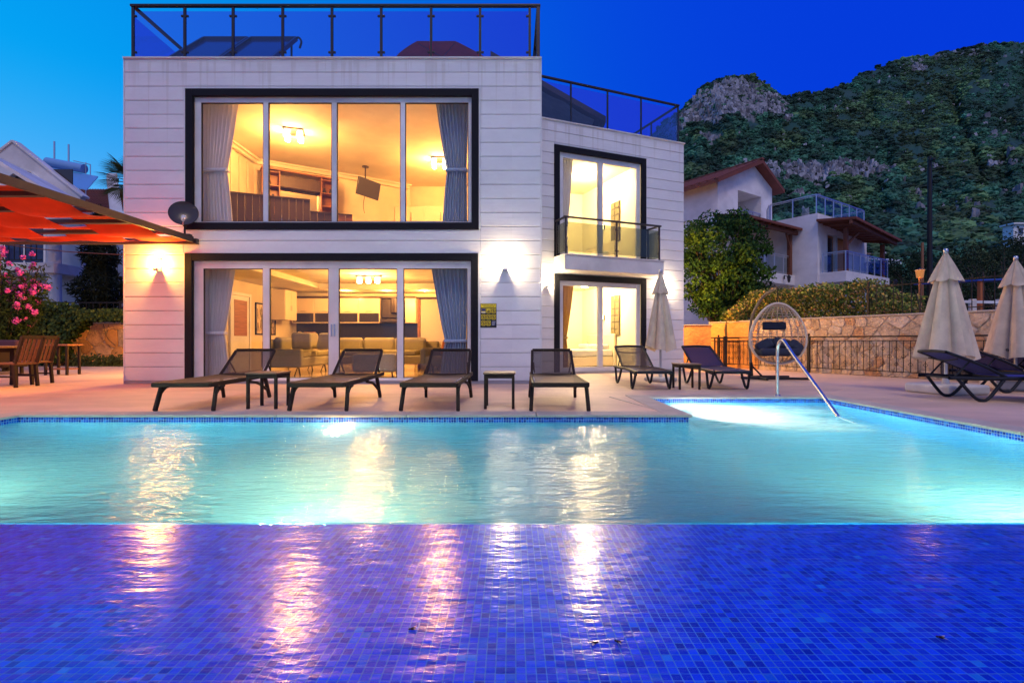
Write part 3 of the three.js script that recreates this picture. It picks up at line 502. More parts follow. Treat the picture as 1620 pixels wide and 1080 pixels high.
for (const [px, name] of [[547, 'left'], [611, 'middle'], [671, 'right']]) {
  const x = (px - 810) / F * 15.7, o = thing('ceiling_spotlight', { left: 'recessed spotlight over the sofa back, before the glossy cabinets', middle: 'recessed spotlight before the dark extractor hood', right: 'recessed spotlight beside the tall white cupboard' }[name], 'spotlight', [x, 2.439, -15.7]);
  part('trim_ring', [new THREE.TorusGeometry(0.05, 0.01, 8, 20).rotateX(Math.PI / 2)], M.pvc, o);
  part('lens', [new THREE.CylinderGeometry(0.045, 0.045, 0.012, 18).translate(0, -0.002, 0)], bulbGlow([1, 0.75, 0.4], 16), o);
  lamp(ROOM, 4.0, V(x, 2.36, -15.7), 2);
}
const BED = [1.0, 0.70, 0.34];
for (const [y, lab, cd] of [[2.618, 'round ceiling lamp in the ground floor bedroom', 18], [5.998, 'round ceiling lamp in the upstairs bedroom of the right wing', 19]]) {
  const p = rw(2.0, y, -1.9), o = thing("ceiling_lamp", lab, 'ceiling lamp', [p.x, p.y, p.z]);
  part('plate', [new THREE.CylinderGeometry(0.16, 0.16, 0.03, 24).translate(0, -0.016, 0)], M.pvc, o);
  part('shade', [new THREE.SphereGeometry(0.15, 20, 10, 0, Math.PI * 2, Math.PI / 2, Math.PI / 2).scale(1, 0.6, 1).translate(0, -0.032, 0)], mat([0.95, 0.93, 0.88], { r: 0.4, emit: [1, 0.78, 0.42], glow: 44 }), o).castShadow = false;
  lamp(BED, cd, V(p.x, p.y - 0.25, p.z), 6);
}
for (const [y, lab] of [[1.62, 'small bedside wall lamp in the ground floor bedroom'], [4.55, 'small bedside wall lamp in the upstairs bedroom']]) {
  const p = rw(3.045, y, -2.45), o = thing('bedside_lamp', lab, 'wall lamp', [p.x, p.y, p.z], wingTurn - Math.PI / 2);
  part('bracket', [box(0.07, 0.16, 0.02, 0, 0, 0.011, 0, 0.004), bar(V(0, -0.02, 0.02), V(0, -0.02, 0.1), 0.015, 0.015)], M.bronze, o);
  part('shade', [lathe([[0.045, 0.08], [0.06, -0.05]], 16).translate(0, 0.0, 0.1)], mat([0.95, 0.9, 0.8], { r: 0.5, emit: [1, 0.8, 0.45], glow: 4 }), o);
}

// ------------------------------------------------------------------ rooms: furniture
const soft = (w, h, d, x, y, z, r = 0.06, ry = 0) => { const g = new RoundedBoxGeometry(w, h, d, 3, Math.min(r, w * 0.48, h * 0.48, d * 0.48)); if (ry) g.rotateY(ry); return g.translate(x, y, z); };
function curtain(label, x0, x1, side, y0, y1, z, tieY, tieF, m, xf = null, folds = 9) {
  const o = thing('curtain', label, 'curtain'), W = x1 - x0, seed = Math.abs(x0 * 7.3);
  const prof = (y) => { const t = (y - y0) / (y1 - y0), k = (tieY - y0) / (y1 - y0); return t > k ? lerp(tieF, 1, Math.pow((t - k) / (1 - k), 0.85)) : lerp(tieF, tieF * 1.32, Math.pow(1 - t / k, 0.8)); };
  const f = (u, v) => {
    const y = lerp(y0, y1, v), w = W * prof(y), hug = side < 0 ? x0 + (prof(y) < 1 ? (1 - prof(y)) * W * 0.13 : 0) : x1 - (1 - prof(y)) * W * 0.13, x = side < 0 ? hug + u * w : hug - u * w;
    const a = 0.05 * (0.55 + 0.45 * prof(y)) + 0.012 * Math.sin(seed + u * 31);
    const zz = z + a * Math.sin(u * folds * 6.283 + Math.sin(v * 3 + u * 4 + seed) * 0.5) + 0.03 * Math.sin(u * 5 + seed);
    return xf ? V(x, y, zz).applyMatrix4(xf) : V(x, y, zz);
  };
  part('cloth', [surf(90, 34, f)], m, o);
  const w = W * tieF, cx = side < 0 ? x0 + (1 - tieF) * W * 0.13 + w / 2 : x1 - (1 - tieF) * W * 0.13 - w / 2;
  const band = soft(w + 0.04, 0.07, 0.17, cx, tieY, z, 0.03); if (xf) band.applyMatrix4(xf);
  part('tieback', [band], m, o);
  const rodG = rod(V(x0 - 0.04, y1 + 0.015, z), V(x1 + 0.04, y1 + 0.015, z), 0.014, 8); if (xf) rodG.applyMatrix4(xf);
  part('rail', [rodG], M.pvc, o);
}
const cz = ZV - 0.42, cs = 10.5 / 10.08, cx_ = (p) => (p - 810) / F * 10.5;
curtain('grey curtain tied back at the left end of the upstairs window', cx_(314), cx_(378), -1, 2.98, 5.96, cz, 4.42, 0.66, M.curtain);
curtain('curtain with blue skylight in its colour, tied back at the right end of the upstairs window', cx_(688), cx_(741), 1, 2.98, 5.96, cz, 4.42, 0.60, M.curtainSkylit);
curtain('grey curtain tied back at the left end of the wide sliding door', cx_(318), cx_(374), -1, 0.04, 2.56, cz, 1.02, 0.62, M.curtain);
curtain('curtain with blue skylight in its colour, at the right end of the wide sliding door', cx_(680), cx_(741), 1, 0.04, 2.56, cz, 0.86, 0.55, M.curtainSkylit);
curtain('beige curtain at the left of the upstairs balcony door', 0.19, 0.74, -1, 2.96, 5.9, -0.38, 3.6, 0.62, M.curtain, RB, 6);
curtain('golden curtain tied back at the left of the wing sliding door', 0.19, 0.78, -1, 0.05, 2.56, -0.38, 0.95, 0.55, M.curtainGold, RB, 6);

{ // L-shaped sofa
  const o = thing('corner_sofa', 'olive green corner sofa on thin black legs behind the sliding door', 'sofa', [-4.4, 0.03, -13.4]);
  const s = (n, g, m = M.olive) => part(n, g, m, o);
  s('base', [soft(0.95, 0.24, 2.6, -1.05, 0.32, 0.15, 0.05), soft(2.9, 0.24, 0.95, 0.85, 0.32, -0.72, 0.05)]);
  s('seat_cushion', [soft(0.78, 0.16, 0.9, -0.98, 0.5, 0.95, 0.06)]); s('seat_cushion', [soft(0.78, 0.16, 0.9, -0.98, 0.5, 0.03, 0.06)]);
  s('seat_cushion', [soft(1.15, 0.16, 0.8, 0.05, 0.5, -0.66, 0.06)]); s('seat_cushion', [soft(1.15, 0.16, 0.8, 1.22, 0.5, -0.66, 0.06)]);
  s('arm', [soft(0.95, 0.44, 0.2, -1.05, 0.42, 1.48, 0.05)]); s('arm', [soft(0.2, 0.36, 0.95, 2.35, 0.44, -0.72, 0.05)]);
  s('backrest', [soft(0.22, 0.5, 2.6, -1.46, 0.62, 0.15, 0.07)]); s('backrest', [soft(2.9, 0.46, 0.22, 0.85, 0.6, -1.12, 0.07)]);
  for (const x of [-0.3, 0.62, 1.5]) s('back_cushion', [soft(0.9, 0.42, 0.2, x, 0.72, -0.94, 0.09)]);
  for (const z of [0.85, -0.05]) s('back_cushion', [soft(0.2, 0.42, 0.86, -1.28, 0.72, z, 0.09)]);
  for (const [x, z] of [[-1.4, 1.4], [-0.7, 1.4], [-0.68, -0.2], [0.3, -0.4], [2.2, -0.4], [2.2, -1.1], [-1.4, -1.1]]) s('leg', [bar(V(x, 0.21, z), V(x + 0.06, 0, z + 0.05), 0.03, 0.02), bar(V(x - 0.02, 0.21, z), V(x - 0.1, 0.0, z), 0.02, 0.02)], M.iron);
  const ot = thing('ottoman', 'cream upholstered pouffe close behind the sliding door', 'pouffe', [-3.15, 0.03, -11.7]);
  part('seat', [soft(1.0, 0.42, 0.62, 0, 0.33, 0, 0.07)], M.cushion, ot); for (const a of [-0.4, 0.4]) for (const b of [-0.22, 0.22]) part('leg', [rod(V(a, 0.13, b), V(a * 1.06, 0, b * 1.06), 0.018)], M.iron, ot);
  for (const [x, y, z, r, m, lab] of [[-5.15, 0.86, -12.3, 0.5, M.olive, 'olive scatter cushion leaning on the sofa arm'], [-4.72, 0.85, -12.75, -0.25, M.cushion, 'pale square cushion standing at the sofa corner'], [-5.3, 0.87, -13.2, 0.9, M.olive, 'olive cushion in the far corner of the sofa']]) {
    const p = single('cushion', [soft(0.46, 0.44, 0.16, 0, 0, 0, 0.08).rotateX(-0.3).rotateY(r).translate(x, y, z)], m, lab, 'cushion', 'cushions on the corner sofa');
  }
}
{
  const o = thing('armchair', 'olive armchair with orange cushion beside the right curtain', 'armchair', [-1.55, 0.03, -11.9], -0.5);
  const s = (n, g, m = M.olive) => part(n, g, m, o);
  s('seat', [soft(0.78, 0.24, 0.74, 0, 0.36, 0, 0.07)]); s('backrest', [soft(0.78, 0.5, 0.2, 0, 0.66, -0.34, 0.09).rotateX(-0.08)]); s('arm', [soft(0.16, 0.42, 0.78, -0.42, 0.46, 0.02, 0.07)]); s('arm', [soft(0.16, 0.42, 0.78, 0.42, 0.46, 0.02, 0.07)]);
  for (const a of [-0.34, 0.34]) for (const b of [-0.3, 0.3]) s('leg', [rod(V(a, 0.25, b), V(a * 1.2, 0, b * 1.2), 0.016, 8, 0.02)], M.iron);
  single('cushion', [soft(0.42, 0.36, 0.14, 0, 0, 0, 0.07).rotateX(-0.25).rotateY(-0.5).translate(-1.5, 0.7, -11.98)], M.orange, 'orange cushion on the olive armchair', 'cushion');
}
{ // kitchen along the back wall
  const o = thing('fitted_kitchen', 'cream fitted kitchen with dark glass doors and dark splashback', 'kitchen', [0, 0.03, -16.74]);
  const X = (px) => (px - 810) / F * 16.35, k = (n, g, m) => part(n, g, m, o);
  const edges = [461, 496, 531, 566, 600];
  for (let i = 0; i < 4; i++) { const a = X(edges[i]) + 0.006, b = X(edges[i + 1]) - 0.006; const d = k('cupboard_door', [span(a, b, 1.77, 2.22, 0.33, 0.352, 0.004)], M.lacquer); part('handle', [span((a + b) / 2 - 0.1, (a + b) / 2 + 0.1, 1.8, 1.81, 0.352, 0.37)], M.steel, d); const g = k('glass_door', [span(a + 0.02, b - 0.02, 1.45, 1.74, 0.33, 0.35, 0.003)], M.darkGlass); part('door_frame', [span(a, a + 0.018, 1.43, 1.76, 0.33, 0.354), span(b - 0.018, b, 1.43, 1.76, 0.33, 0.354), span(a + 0.018, b - 0.018, 1.742, 1.76, 0.33, 0.354), span(a + 0.018, b - 0.018, 1.43, 1.448, 0.33, 0.354)], M.lacquer, g); }
  k('carcass', [span(X(461), X(600), 1.42, 2.23, 0, 0.329), span(X(640), X(657), 1.42, 2.23, 0, 0.32)], M.lacquer);
  k('cornice', [span(X(461), X(657), 2.235, 2.3, 0, 0.37, 0.006)], M.darkWood);
  k('splashback', [span(X(461), X(657), 0.9, 1.415, 0.002, 0.02)], M.darkGlass);
  k('worktop', [span(X(440), X(657), 0.86, 0.9, 0, 0.6, 0.006)], M.counter);
  for (let i = 0; i < 6; i++) k('base_door', [span(lerp(X(461), X(657), i / 6) + 0.005, lerp(X(461), X(657), (i + 1) / 6) - 0.005, 0.1, 0.85, 0.56, 0.582, 0.004)], M.lacquer);
  k('base_carcass', [span(X(461), X(657), 0.001, 0.855, 0, 0.559)], M.lacquer);
  k('cupboard_door', [span(X(641), X(656), 1.44, 2.2, 0.32, 0.342, 0.004)], M.lacquer);
  k('extractor_hood', [span(X(602), X(638), 1.6, 2.2, 0, 0.3, 0.01), span(X(601), X(639), 1.44, 1.55, 0, 0.42, 0.02), rod(V(X(627), 1.75, 0.36), V(X(627), 2.2, 0.36), 0.2, 20)], M.bronze);
  const c = thing('wall_cupboard', 'tall white wall cupboard on the left wall before the kitchen', 'cupboard', [-7.298, 1.5, -15.5]);
  part('carcass', [span(0.001, 0.46, 0, 0.92, -0.4, 0.4, 0.004)], M.lacquer, c); part('door', [span(0.461, 0.48, 0.01, 0.91, -0.395, -0.005, 0.003)], M.lacquer, c); part('door', [span(0.461, 0.48, 0.01, 0.91, 0.005, 0.395, 0.003)], M.lacquer, c); part('handle', [span(0.48, 0.495, 0.3, 0.45, -0.04, -0.03), span(0.48, 0.495, 0.3, 0.45, 0.03, 0.04)], M.steel, c);
  const w = thing('tall_cupboard', 'tall white cupboard with dark top edge at the right of the kitchen', 'cupboard', [-2.2, 0.03, -15.0]);
  part('carcass', [span(-0.48, 0.58, 0, 2.06, -0.4, 0.3, 0.005)], M.lacquer, w); part('side_panel', [span(-0.56, -0.482, 0, 2.06, -0.4, 0.34, 0.005)], M.wood, w); part('top_edge', [span(-0.57, 0.6, 2.061, 2.12, -0.4, 0.35, 0.006)], M.darkWood, w); part('door', [span(-0.47, 0.57, 0.1, 2.04, 0.301, 0.322, 0.004)], M.lacquer, w);
  for (const [px, h, m, l, n] of [[473, 0.3, M.steel, 'steel kettle on the dark kitchen worktop', 'kettle'], [489, 0.16, M.lacquer, 'cream bread bin on the dark kitchen worktop', 'bread_bin']]) { const t = thing(n, l, n.replace('_', ' '), [X(px), 0.931, -16.4]); if (n === 'kettle') { part('body', [lathe([[0.001, 0], [0.1, 0], [0.11, 0.08], [0.07, 0.22], [0.03, 0.25], [0.001, 0.26]])], m, t); part('handle', [tube([V(0.08, 0.22, 0), V(0.17, 0.2, 0), V(0.16, 0.08, 0), V(0.11, 0.06, 0)], 0.01)], M.resin, t); } else { part('body', [soft(0.34, 0.2, 0.22, 0, 0.1, 0, 0.05)], m, t); part('lid', [soft(0.32, 0.03, 0.2, 0, 0.214, 0, 0.014)], M.wood, t); } }
  // picture and door on the left wall
  const cv = document.createElement('canvas'); cv.width = 256; cv.height = 200; const x = cv.getContext('2d'), r = rng(77); x.fillStyle = '#c9b48c'; x.fillRect(0, 0, 256, 200);
  for (let i = 0; i < 160; i++) { x.strokeStyle = `rgba(${20 + r() * 60},${18 + r() * 40},${14 + r() * 30},${0.2 + r() * 0.5})`; x.lineWidth = 1 + r() * 9; const a = r() * 256, b = r() * 200; x.beginPath(); x.moveTo(a, b); x.quadraticCurveTo(a + (r() - 0.5) * 50, b + r() * 60, a + (r() - 0.5) * 30, b + 40 + r() * 60); x.stroke(); }
  const tx = new THREE.CanvasTexture(cv); tx.colorSpace = THREE.SRGBColorSpace; const pm = new THREE.MeshStandardMaterial({ map: tx, roughness: 0.6 });
  const pic = thing('framed_picture', 'dark framed abstract picture on the cream left wall', 'picture', [-7.298, 1.5, -14.85]);
  part('frame', [span(0.001, 0.03, -0.46, -0.42, -0.6, 0.6), span(0.001, 0.03, 0.42, 0.46, -0.6, 0.6), span(0.001, 0.03, -0.42, 0.42, -0.6, -0.56), span(0.001, 0.03, -0.42, 0.42, 0.56, 0.6)], M.black, pic);
  const pr = new THREE.Mesh(new THREE.PlaneGeometry(1.12, 0.84).rotateY(Math.PI / 2).translate(0.015, 0, 0), pm); pr.name = 'print'; pic.add(pr);
  const dr = vp('interior_door', [span(-7.3, -7.24, 0.035, 2.15, -13.95, -13.87, 0.004), span(-7.3, -7.24, 0.035, 2.15, -13.0, -12.92, 0.004), span(-7.3, -7.24, 2.07, 2.15, -13.87, -13.0, 0.004)], M.pvc);
  part('door_leaf', [span(-7.298, -7.262, 0.04, 2.065, -13.865, -13.005, 0.003)], M.pvc, dr); part('door_glass', [span(-7.262, -7.252, 1.0, 1.95, -13.75, -13.12, 0.003)], M.wood, dr);
}
{ // upstairs: wooden bar back, display cabinet, television, wardrobe
  const o = thing('wooden_partition', 'dark brown boarded wooden partition standing upstairs behind the window', 'partition');
  const P0 = V(-6.75, 0, -12.0), P1 = V(-5.1, 0, -12.68), P2 = V(-4.15, 0, -13.05), y0 = 2.935;
  for (let i = 0; i < 11; i++) { const a = P0.clone().lerp(P1, i / 11 + 0.002), b = P0.clone().lerp(P1, (i + 1) / 11 - 0.002); part('board', [bar(V(a.x, y0 + 0.735, a.z), V(b.x, y0 + 0.735, b.z), 0.04, 1.46)], M.darkWood, o); }
  for (let i = 0; i < 6; i++) { const a = P1.clone().lerp(P2, i / 6 + 0.003), b = P1.clone().lerp(P2, (i + 1) / 6 - 0.003); part('board', [bar(V(a.x, y0 + 0.59, a.z), V(b.x, y0 + 0.59, b.z), 0.04, 1.17)], i > 2 ? M.wood : M.darkWood, o); }
  part('top_rail', [bar(V(P0.x, y0 + 1.48, P0.z), V(P1.x, y0 + 1.48, P1.z), 0.07, 0.03), bar(V(P1.x, y0 + 1.19, P1.z), V(P2.x, y0 + 1.19, P2.z), 0.07, 0.03)], M.darkWood, o);
  const c = thing('display_cabinet', 'orange brown wooden display cabinet with two shelf towers and a mirror', 'cabinet', [-7.3, 2.935, -14.2], Math.atan2(0.54, 0.842));
  const t = (n, g, m = M.wood) => part(n, g, m, c), zf = 0.46, H = 2.72;
  for (const [a, b] of [[0.16, 0.62], [1.72, 2.2]]) {
    t('side_panel', [span(a, a + 0.03, 0.001, H, 0.12, zf, 0.004)]); t('side_panel', [span(b - 0.03, b, 0.001, H, 0.12, zf, 0.004)]); t('back_panel', [span(a + 0.03, b - 0.03, 0.001, H, 0.12, 0.14)]);
    for (let k = 0; k < 7; k++) t('shelf', [span(a + 0.03, b - 0.03, 0.35 + k * 0.385, 0.375 + k * 0.385, 0.14, zf - 0.01)]);
  }
  t('header', [span(0.62, 1.72, 2.3, 2.62, 0.14, 0.4, 0.01)], M.darkWood);
  t('mirror', [span(0.63, 1.71, 1.3, 2.28, 0.15, 0.17)], mat([0.85, 0.8, 0.7], { r: 0.03, m: 1 }));
  t('top_panel', [span(0.14, 2.22, H + 0.001, H + 0.05, 0.11, zf + 0.02, 0.008)]);
  const rr = rng(15);
  for (const [x, y] of [[0.28, 1.91], [0.45, 1.91], [0.36, 2.3], [1.85, 2.3], [2.02, 2.3], [1.9, 1.14], [2.0, 1.53]]) { const p = V(x, 2.935 + y, 0.3).sub(V(0, 2.935, 0)).applyAxisAngle(V(0, 1, 0), c.rotation.y).add(V(-7.3, 2.935, -14.2)); single('vase', [lathe([[0.001, 0], [0.035, 0], [0.05, 0.06], [0.025, 0.12 + rr() * 0.03], [0.032, 0.16]], 14).translate(p.x, p.y - 0.0, p.z)], M.darkGlass, 'small dark vase ' + ({ 0.28: 'on the left in the upper shelf of the left tower', 0.45: 'on the right in the upper shelf of the left tower', 0.36: 'on the topmost filled shelf of the left tower', 1.85: 'on the left of the topmost filled shelf in the right tower', 2.02: 'on the right of the topmost filled shelf in the right tower', 1.9: 'on the lowest filled shelf of the right tower' }[x] ?? 'in the middle of the right tower'), 'vase', 'vases in the display cabinet'); }
  const tv = thing('television', 'flat television hanging from a ceiling pole upstairs', 'television', [-4.32, 5.998, -14.8]);
  part('pole', [rod(V(0, 0, 0), V(0, -0.75, 0), 0.02), new THREE.CylinderGeometry(0.1, 0.1, 0.02, 16).translate(0, -0.011, 0)], M.bronze, tv);
  part('screen', [box(0.86, 0.5, 0.05, 0, 0, 0.06, 0, 0.01).rotateX(0.22).rotateY(1.05).translate(0.06, -0.66, 0.05)], M.darkGlass, tv);
  part('mount', [bar(V(0, -0.6, 0), V(0.06, -0.66, 0.05), 0.08, 0.12)], M.bronze, tv);
  part('cable', [tube([V(0, -0.85, 0.05), V(-0.12, -1.05, -0.2), V(-0.3, -1.1, -0.9), V(-0.4, -1.1, -1.5)], 0.008, 6)], M.resin, tv);
  const w = thing('wardrobe', 'long white built-in wardrobe at the back of the upstairs room', 'wardrobe', [-2.3, 2.935, -16.6]);
  part('carcass', [span(-1.5, 1.4, 0.001, 2.3, -0.1, 0.28)], M.lacquer, w); for (let i = 0; i < 6; i++) { const d = part('door', [span(-1.5 + i * 0.483 + 0.004, -1.5 + (i + 1) * 0.483 - 0.004, 0.04, 2.28, 0.281, 0.3, 0.004)], M.lacquer, w); if (i % 2) part('handle', [span(-1.5 + i * 0.483 + 0.03, -1.5 + i * 0.483 + 0.045, 1.6, 2.1, 0.3, 0.32)], M.bronze, d); }
}
for (const [y, lab, tl, tc] of [[0.036, 'white bed in the ground floor bedroom of the right wing', 'folded green towel lying on the ground floor bed', [0.03, 0.09, 0.06]], [2.952, 'white bed in the upstairs bedroom of the right wing', 'folded turquoise towel lying on the upstairs bed', [0.01, 0.2, 0.24]]]) {
  const p = rw(1.45, y, -2.6), o = thing('bed', lab, 'bed', [p.x, p.y, p.z], wingTurn);
  part('base', [soft(2.0, 0.28, 1.6, 0.5, 0.2, 0, 0.03)], M.lacquer, o); part('mattress', [soft(1.98, 0.22, 1.58, 0.5, 0.46, 0, 0.06)], M.white, o); part('headboard', [soft(0.08, 1.0, 1.7, 1.54, 0.55, 0, 0.03)], M.lacquer, o); for (const z of [-0.4, 0.4]) part('pillow', [soft(0.36, 0.16, 0.62, 1.25, 0.65, z, 0.07)], M.white, o);
  const q = rw(0.95, y + 0.58, -2.0); single('towel', [soft(0.5, 0.09, 0.28, 0, 0.045, 0, 0.035).rotateY(wingTurn + 0.2).translate(q.x, q.y, q.z)], mat(tc, { r: 0.9, map: 'weave', size: 0.2 }), tl, 'towel');
}
{ // warning notice beside the door
  const cv = document.createElement('canvas'); cv.width = 256; cv.height = 384; const x = cv.getContext('2d');
  x.fillStyle = '#15130c'; x.fillRect(0, 0, 256, 384); x.fillStyle = '#d9c21a'; x.fillRect(4, 4, 248, 62);
  x.fillStyle = '#15130c'; const rr = rng(19); for (const [y, a, b, h] of [[14, 22, 234, 15], [40, 46, 212, 17]]) for (let p = a; p < b;) { const w = 7 + rr() * 6; x.fillRect(p, y, w * 0.45, h); x.fillRect(p, y + (rr() < 0.5 ? 0 : h * 0.6), w, 5); p += w + 5 + (rr() < 0.2 ? 10 : 0); }
  for (let j = 0; j < 3; j++) for (let i = 0; i < 3; i++) {
    const X = 12 + i * 82, Y = 78 + j * 100; if (i === 2 && j === 2) { x.fillStyle = '#1b2452'; x.fillRect(X, Y, 70, 76); x.fillStyle = '#c9c9c9'; for (let k = 0; k < 5; k++) x.fillRect(X + 8 + rr() * 8, Y + 8 + k * 14, 40 + rr() * 14, 5); continue; }
    x.fillStyle = '#d9c21a'; x.fillRect(X, Y, 70, 72); x.fillStyle = '#15130c';
    if (i === 0 && j === 0) { x.fillStyle = '#1d2a6b'; x.fillRect(X + 4, Y + 4, 62, 40); x.fillStyle = '#e6e2c4'; x.fillRect(X, Y + 56, 70, 16); }
    else if (i === 1 && j === 0) { x.fillRect(X + 14, Y + 40, 42, 16); x.fillRect(X + 38, Y + 14, 9, 40); x.fillRect(X + 14, Y + 58, 44, 6); }
    else { x.lineWidth = 7; x.strokeStyle = '#15130c'; x.beginPath(); x.arc(X + 35, Y + 36, 26, 0, 7); x.stroke(); x.beginPath(); x.moveTo(X + 16, Y + 18); x.lineTo(X + 54, Y + 54); x.stroke(); x.beginPath(); x.arc(X + 30 + rr() * 10, Y + 26, 6, 0, 7); x.fill(); x.fillRect(X + 28, Y + 32, 14, 20); }
    x.fillStyle = '#b9aa3a'; x.fillRect(X + 8, Y + 80, 54, 5);
  }
  const tx = new THREE.CanvasTexture(cv); tx.colorSpace = THREE.SRGBColorSpace;
  const o = thing('notice_board', 'yellow and black pool rules notice with nine pictograms on the white wall', 'sign', [(mx(760) + mx(785.5)) / 2, (my(480) + my(518)) / 2, ZV + 0.009]), w = mx(785.5) - mx(760), h = my(480) - my(518);
  part('panel', [box(w, h, 0.006, 0, 0, 0)], M.black, o);
  const pr = new THREE.Mesh(new THREE.PlaneGeometry(w - 0.004, h - 0.004).translate(0, 0, 0.0045), new THREE.MeshStandardMaterial({ map: tx, roughness: 0.5 })); pr.name = 'print'; o.add(pr);
}
{ // fabric awning of strips woven over beams, left of the villa
  const o = thing('awning', 'low flat awning of red fabric strips woven over dark beams', 'awning'), X1 = -6.3, X0 = -13.2, Z0 = -9.94, Z1 = -4.8, Y = 2.84;
  part('edge_board', [span(X1 - 0.05, X1, Y - 0.03, Y + 0.085, Z0, Z1, 0.006)], M.awningEdge, o);
  part('back_beam', [span(X0, X1 + 0.05, Y - 0.06, Y + 0.05, Z0 - 0.09, Z0 - 0.001, 0.006)], M.awningFrame, o);
  part('front_beam', [span(X0, X1, Y - 0.05, Y + 0.05, Z1 + 0.001, Z1 + 0.09, 0.006)], M.awningFrame, o);
  const beams = []; for (let d = 9.12, k = 0; d > 5; d -= 0.78, k++) beams.push(d);
  for (const d of beams) part('cross_beam', [span(X0, X1 - 0.051, Y - 0.035, Y + 0.03, -d - 0.05, -d + 0.05, 0.005)], M.awningFrame, o);
  let i = 0;
  for (let x = X1 - 0.07; x - 1.0 > X0; x -= 1.06, i++) {
    const a = x - 1.0, b = x, par = i % 2;
    part('fabric_strip', [surf(10, 60, (u, v) => { const d = lerp(9.92, 4.86, v), ph = (d - 9.12) / 0.78 * Math.PI, over = (par ? 1 : -1) * Math.cos(ph); return V(lerp(a, b, u) + 0.02 * Math.sin(d * 2.1 + i), Y + 0.085 * over * smooth(Math.min(9.92 - d, d - 4.86), 0, 0.35) - 0.02 * Math.sin(u * Math.PI) + 0.006 * Math.sin(d * 11 + u * 5), -d); })], M.awningRed, o);
  }
  for (const [x, z] of [[-12.9, -9.9], [-12.9, -4.9]]) part('post', [span(x - 0.05, x + 0.05, 0.001, Y - 0.06, z - 0.05, z + 0.05, 0.006)], M.awningFrame, o);
  const d = thing('satellite_dish', 'dark satellite dish on a short pole at the awning corner', 'satellite dish', [-6.42, 2.93, -9.85]);
  part('pole', [rod(V(0, 0, 0), V(0, 0.32, 0), 0.018), box(0.16, 0.03, 0.1, 0.04, 0.006, 0, 0, 0.006), box(0.05, 0.05, 0.05, 0, 0.2, 0)], M.iron, d);
  const dish = []; for (let k = 0; k <= 10; k++) dish.push([0.25 * k / 10 + 0.0005, 0.065 * (k / 10) ** 2]);
  const tilt = (g) => g.rotateX(Math.PI / 2 - 0.28).rotateY(0.42).translate(0, 0.4, 0.02);
  part('reflector', [tilt(lathe(dish, 36))], mat([0.05, 0.035, 0.03], { r: 0.28 }), d);
  part('rim', [tilt(new THREE.TorusGeometry(0.25, 0.006, 8, 40).rotateX(Math.PI / 2).translate(0, 0.065, 0))], M.iron, d);
  part('feed_arm', [tube([V(0.02, 0.2, 0.05), V(0.12, 0.17, 0.24), V(0.2, 0.24, 0.34)], 0.009)], M.railSteel, d);
  part('receiver', [rod(V(0.2, 0.22, 0.36), V(0.16, 0.3, 0.28), 0.034, 14), box(0.07, 0.06, 0.05, 0.19, 0.28, 0.32, 0.4, 0.01)], M.pvc, d);
}
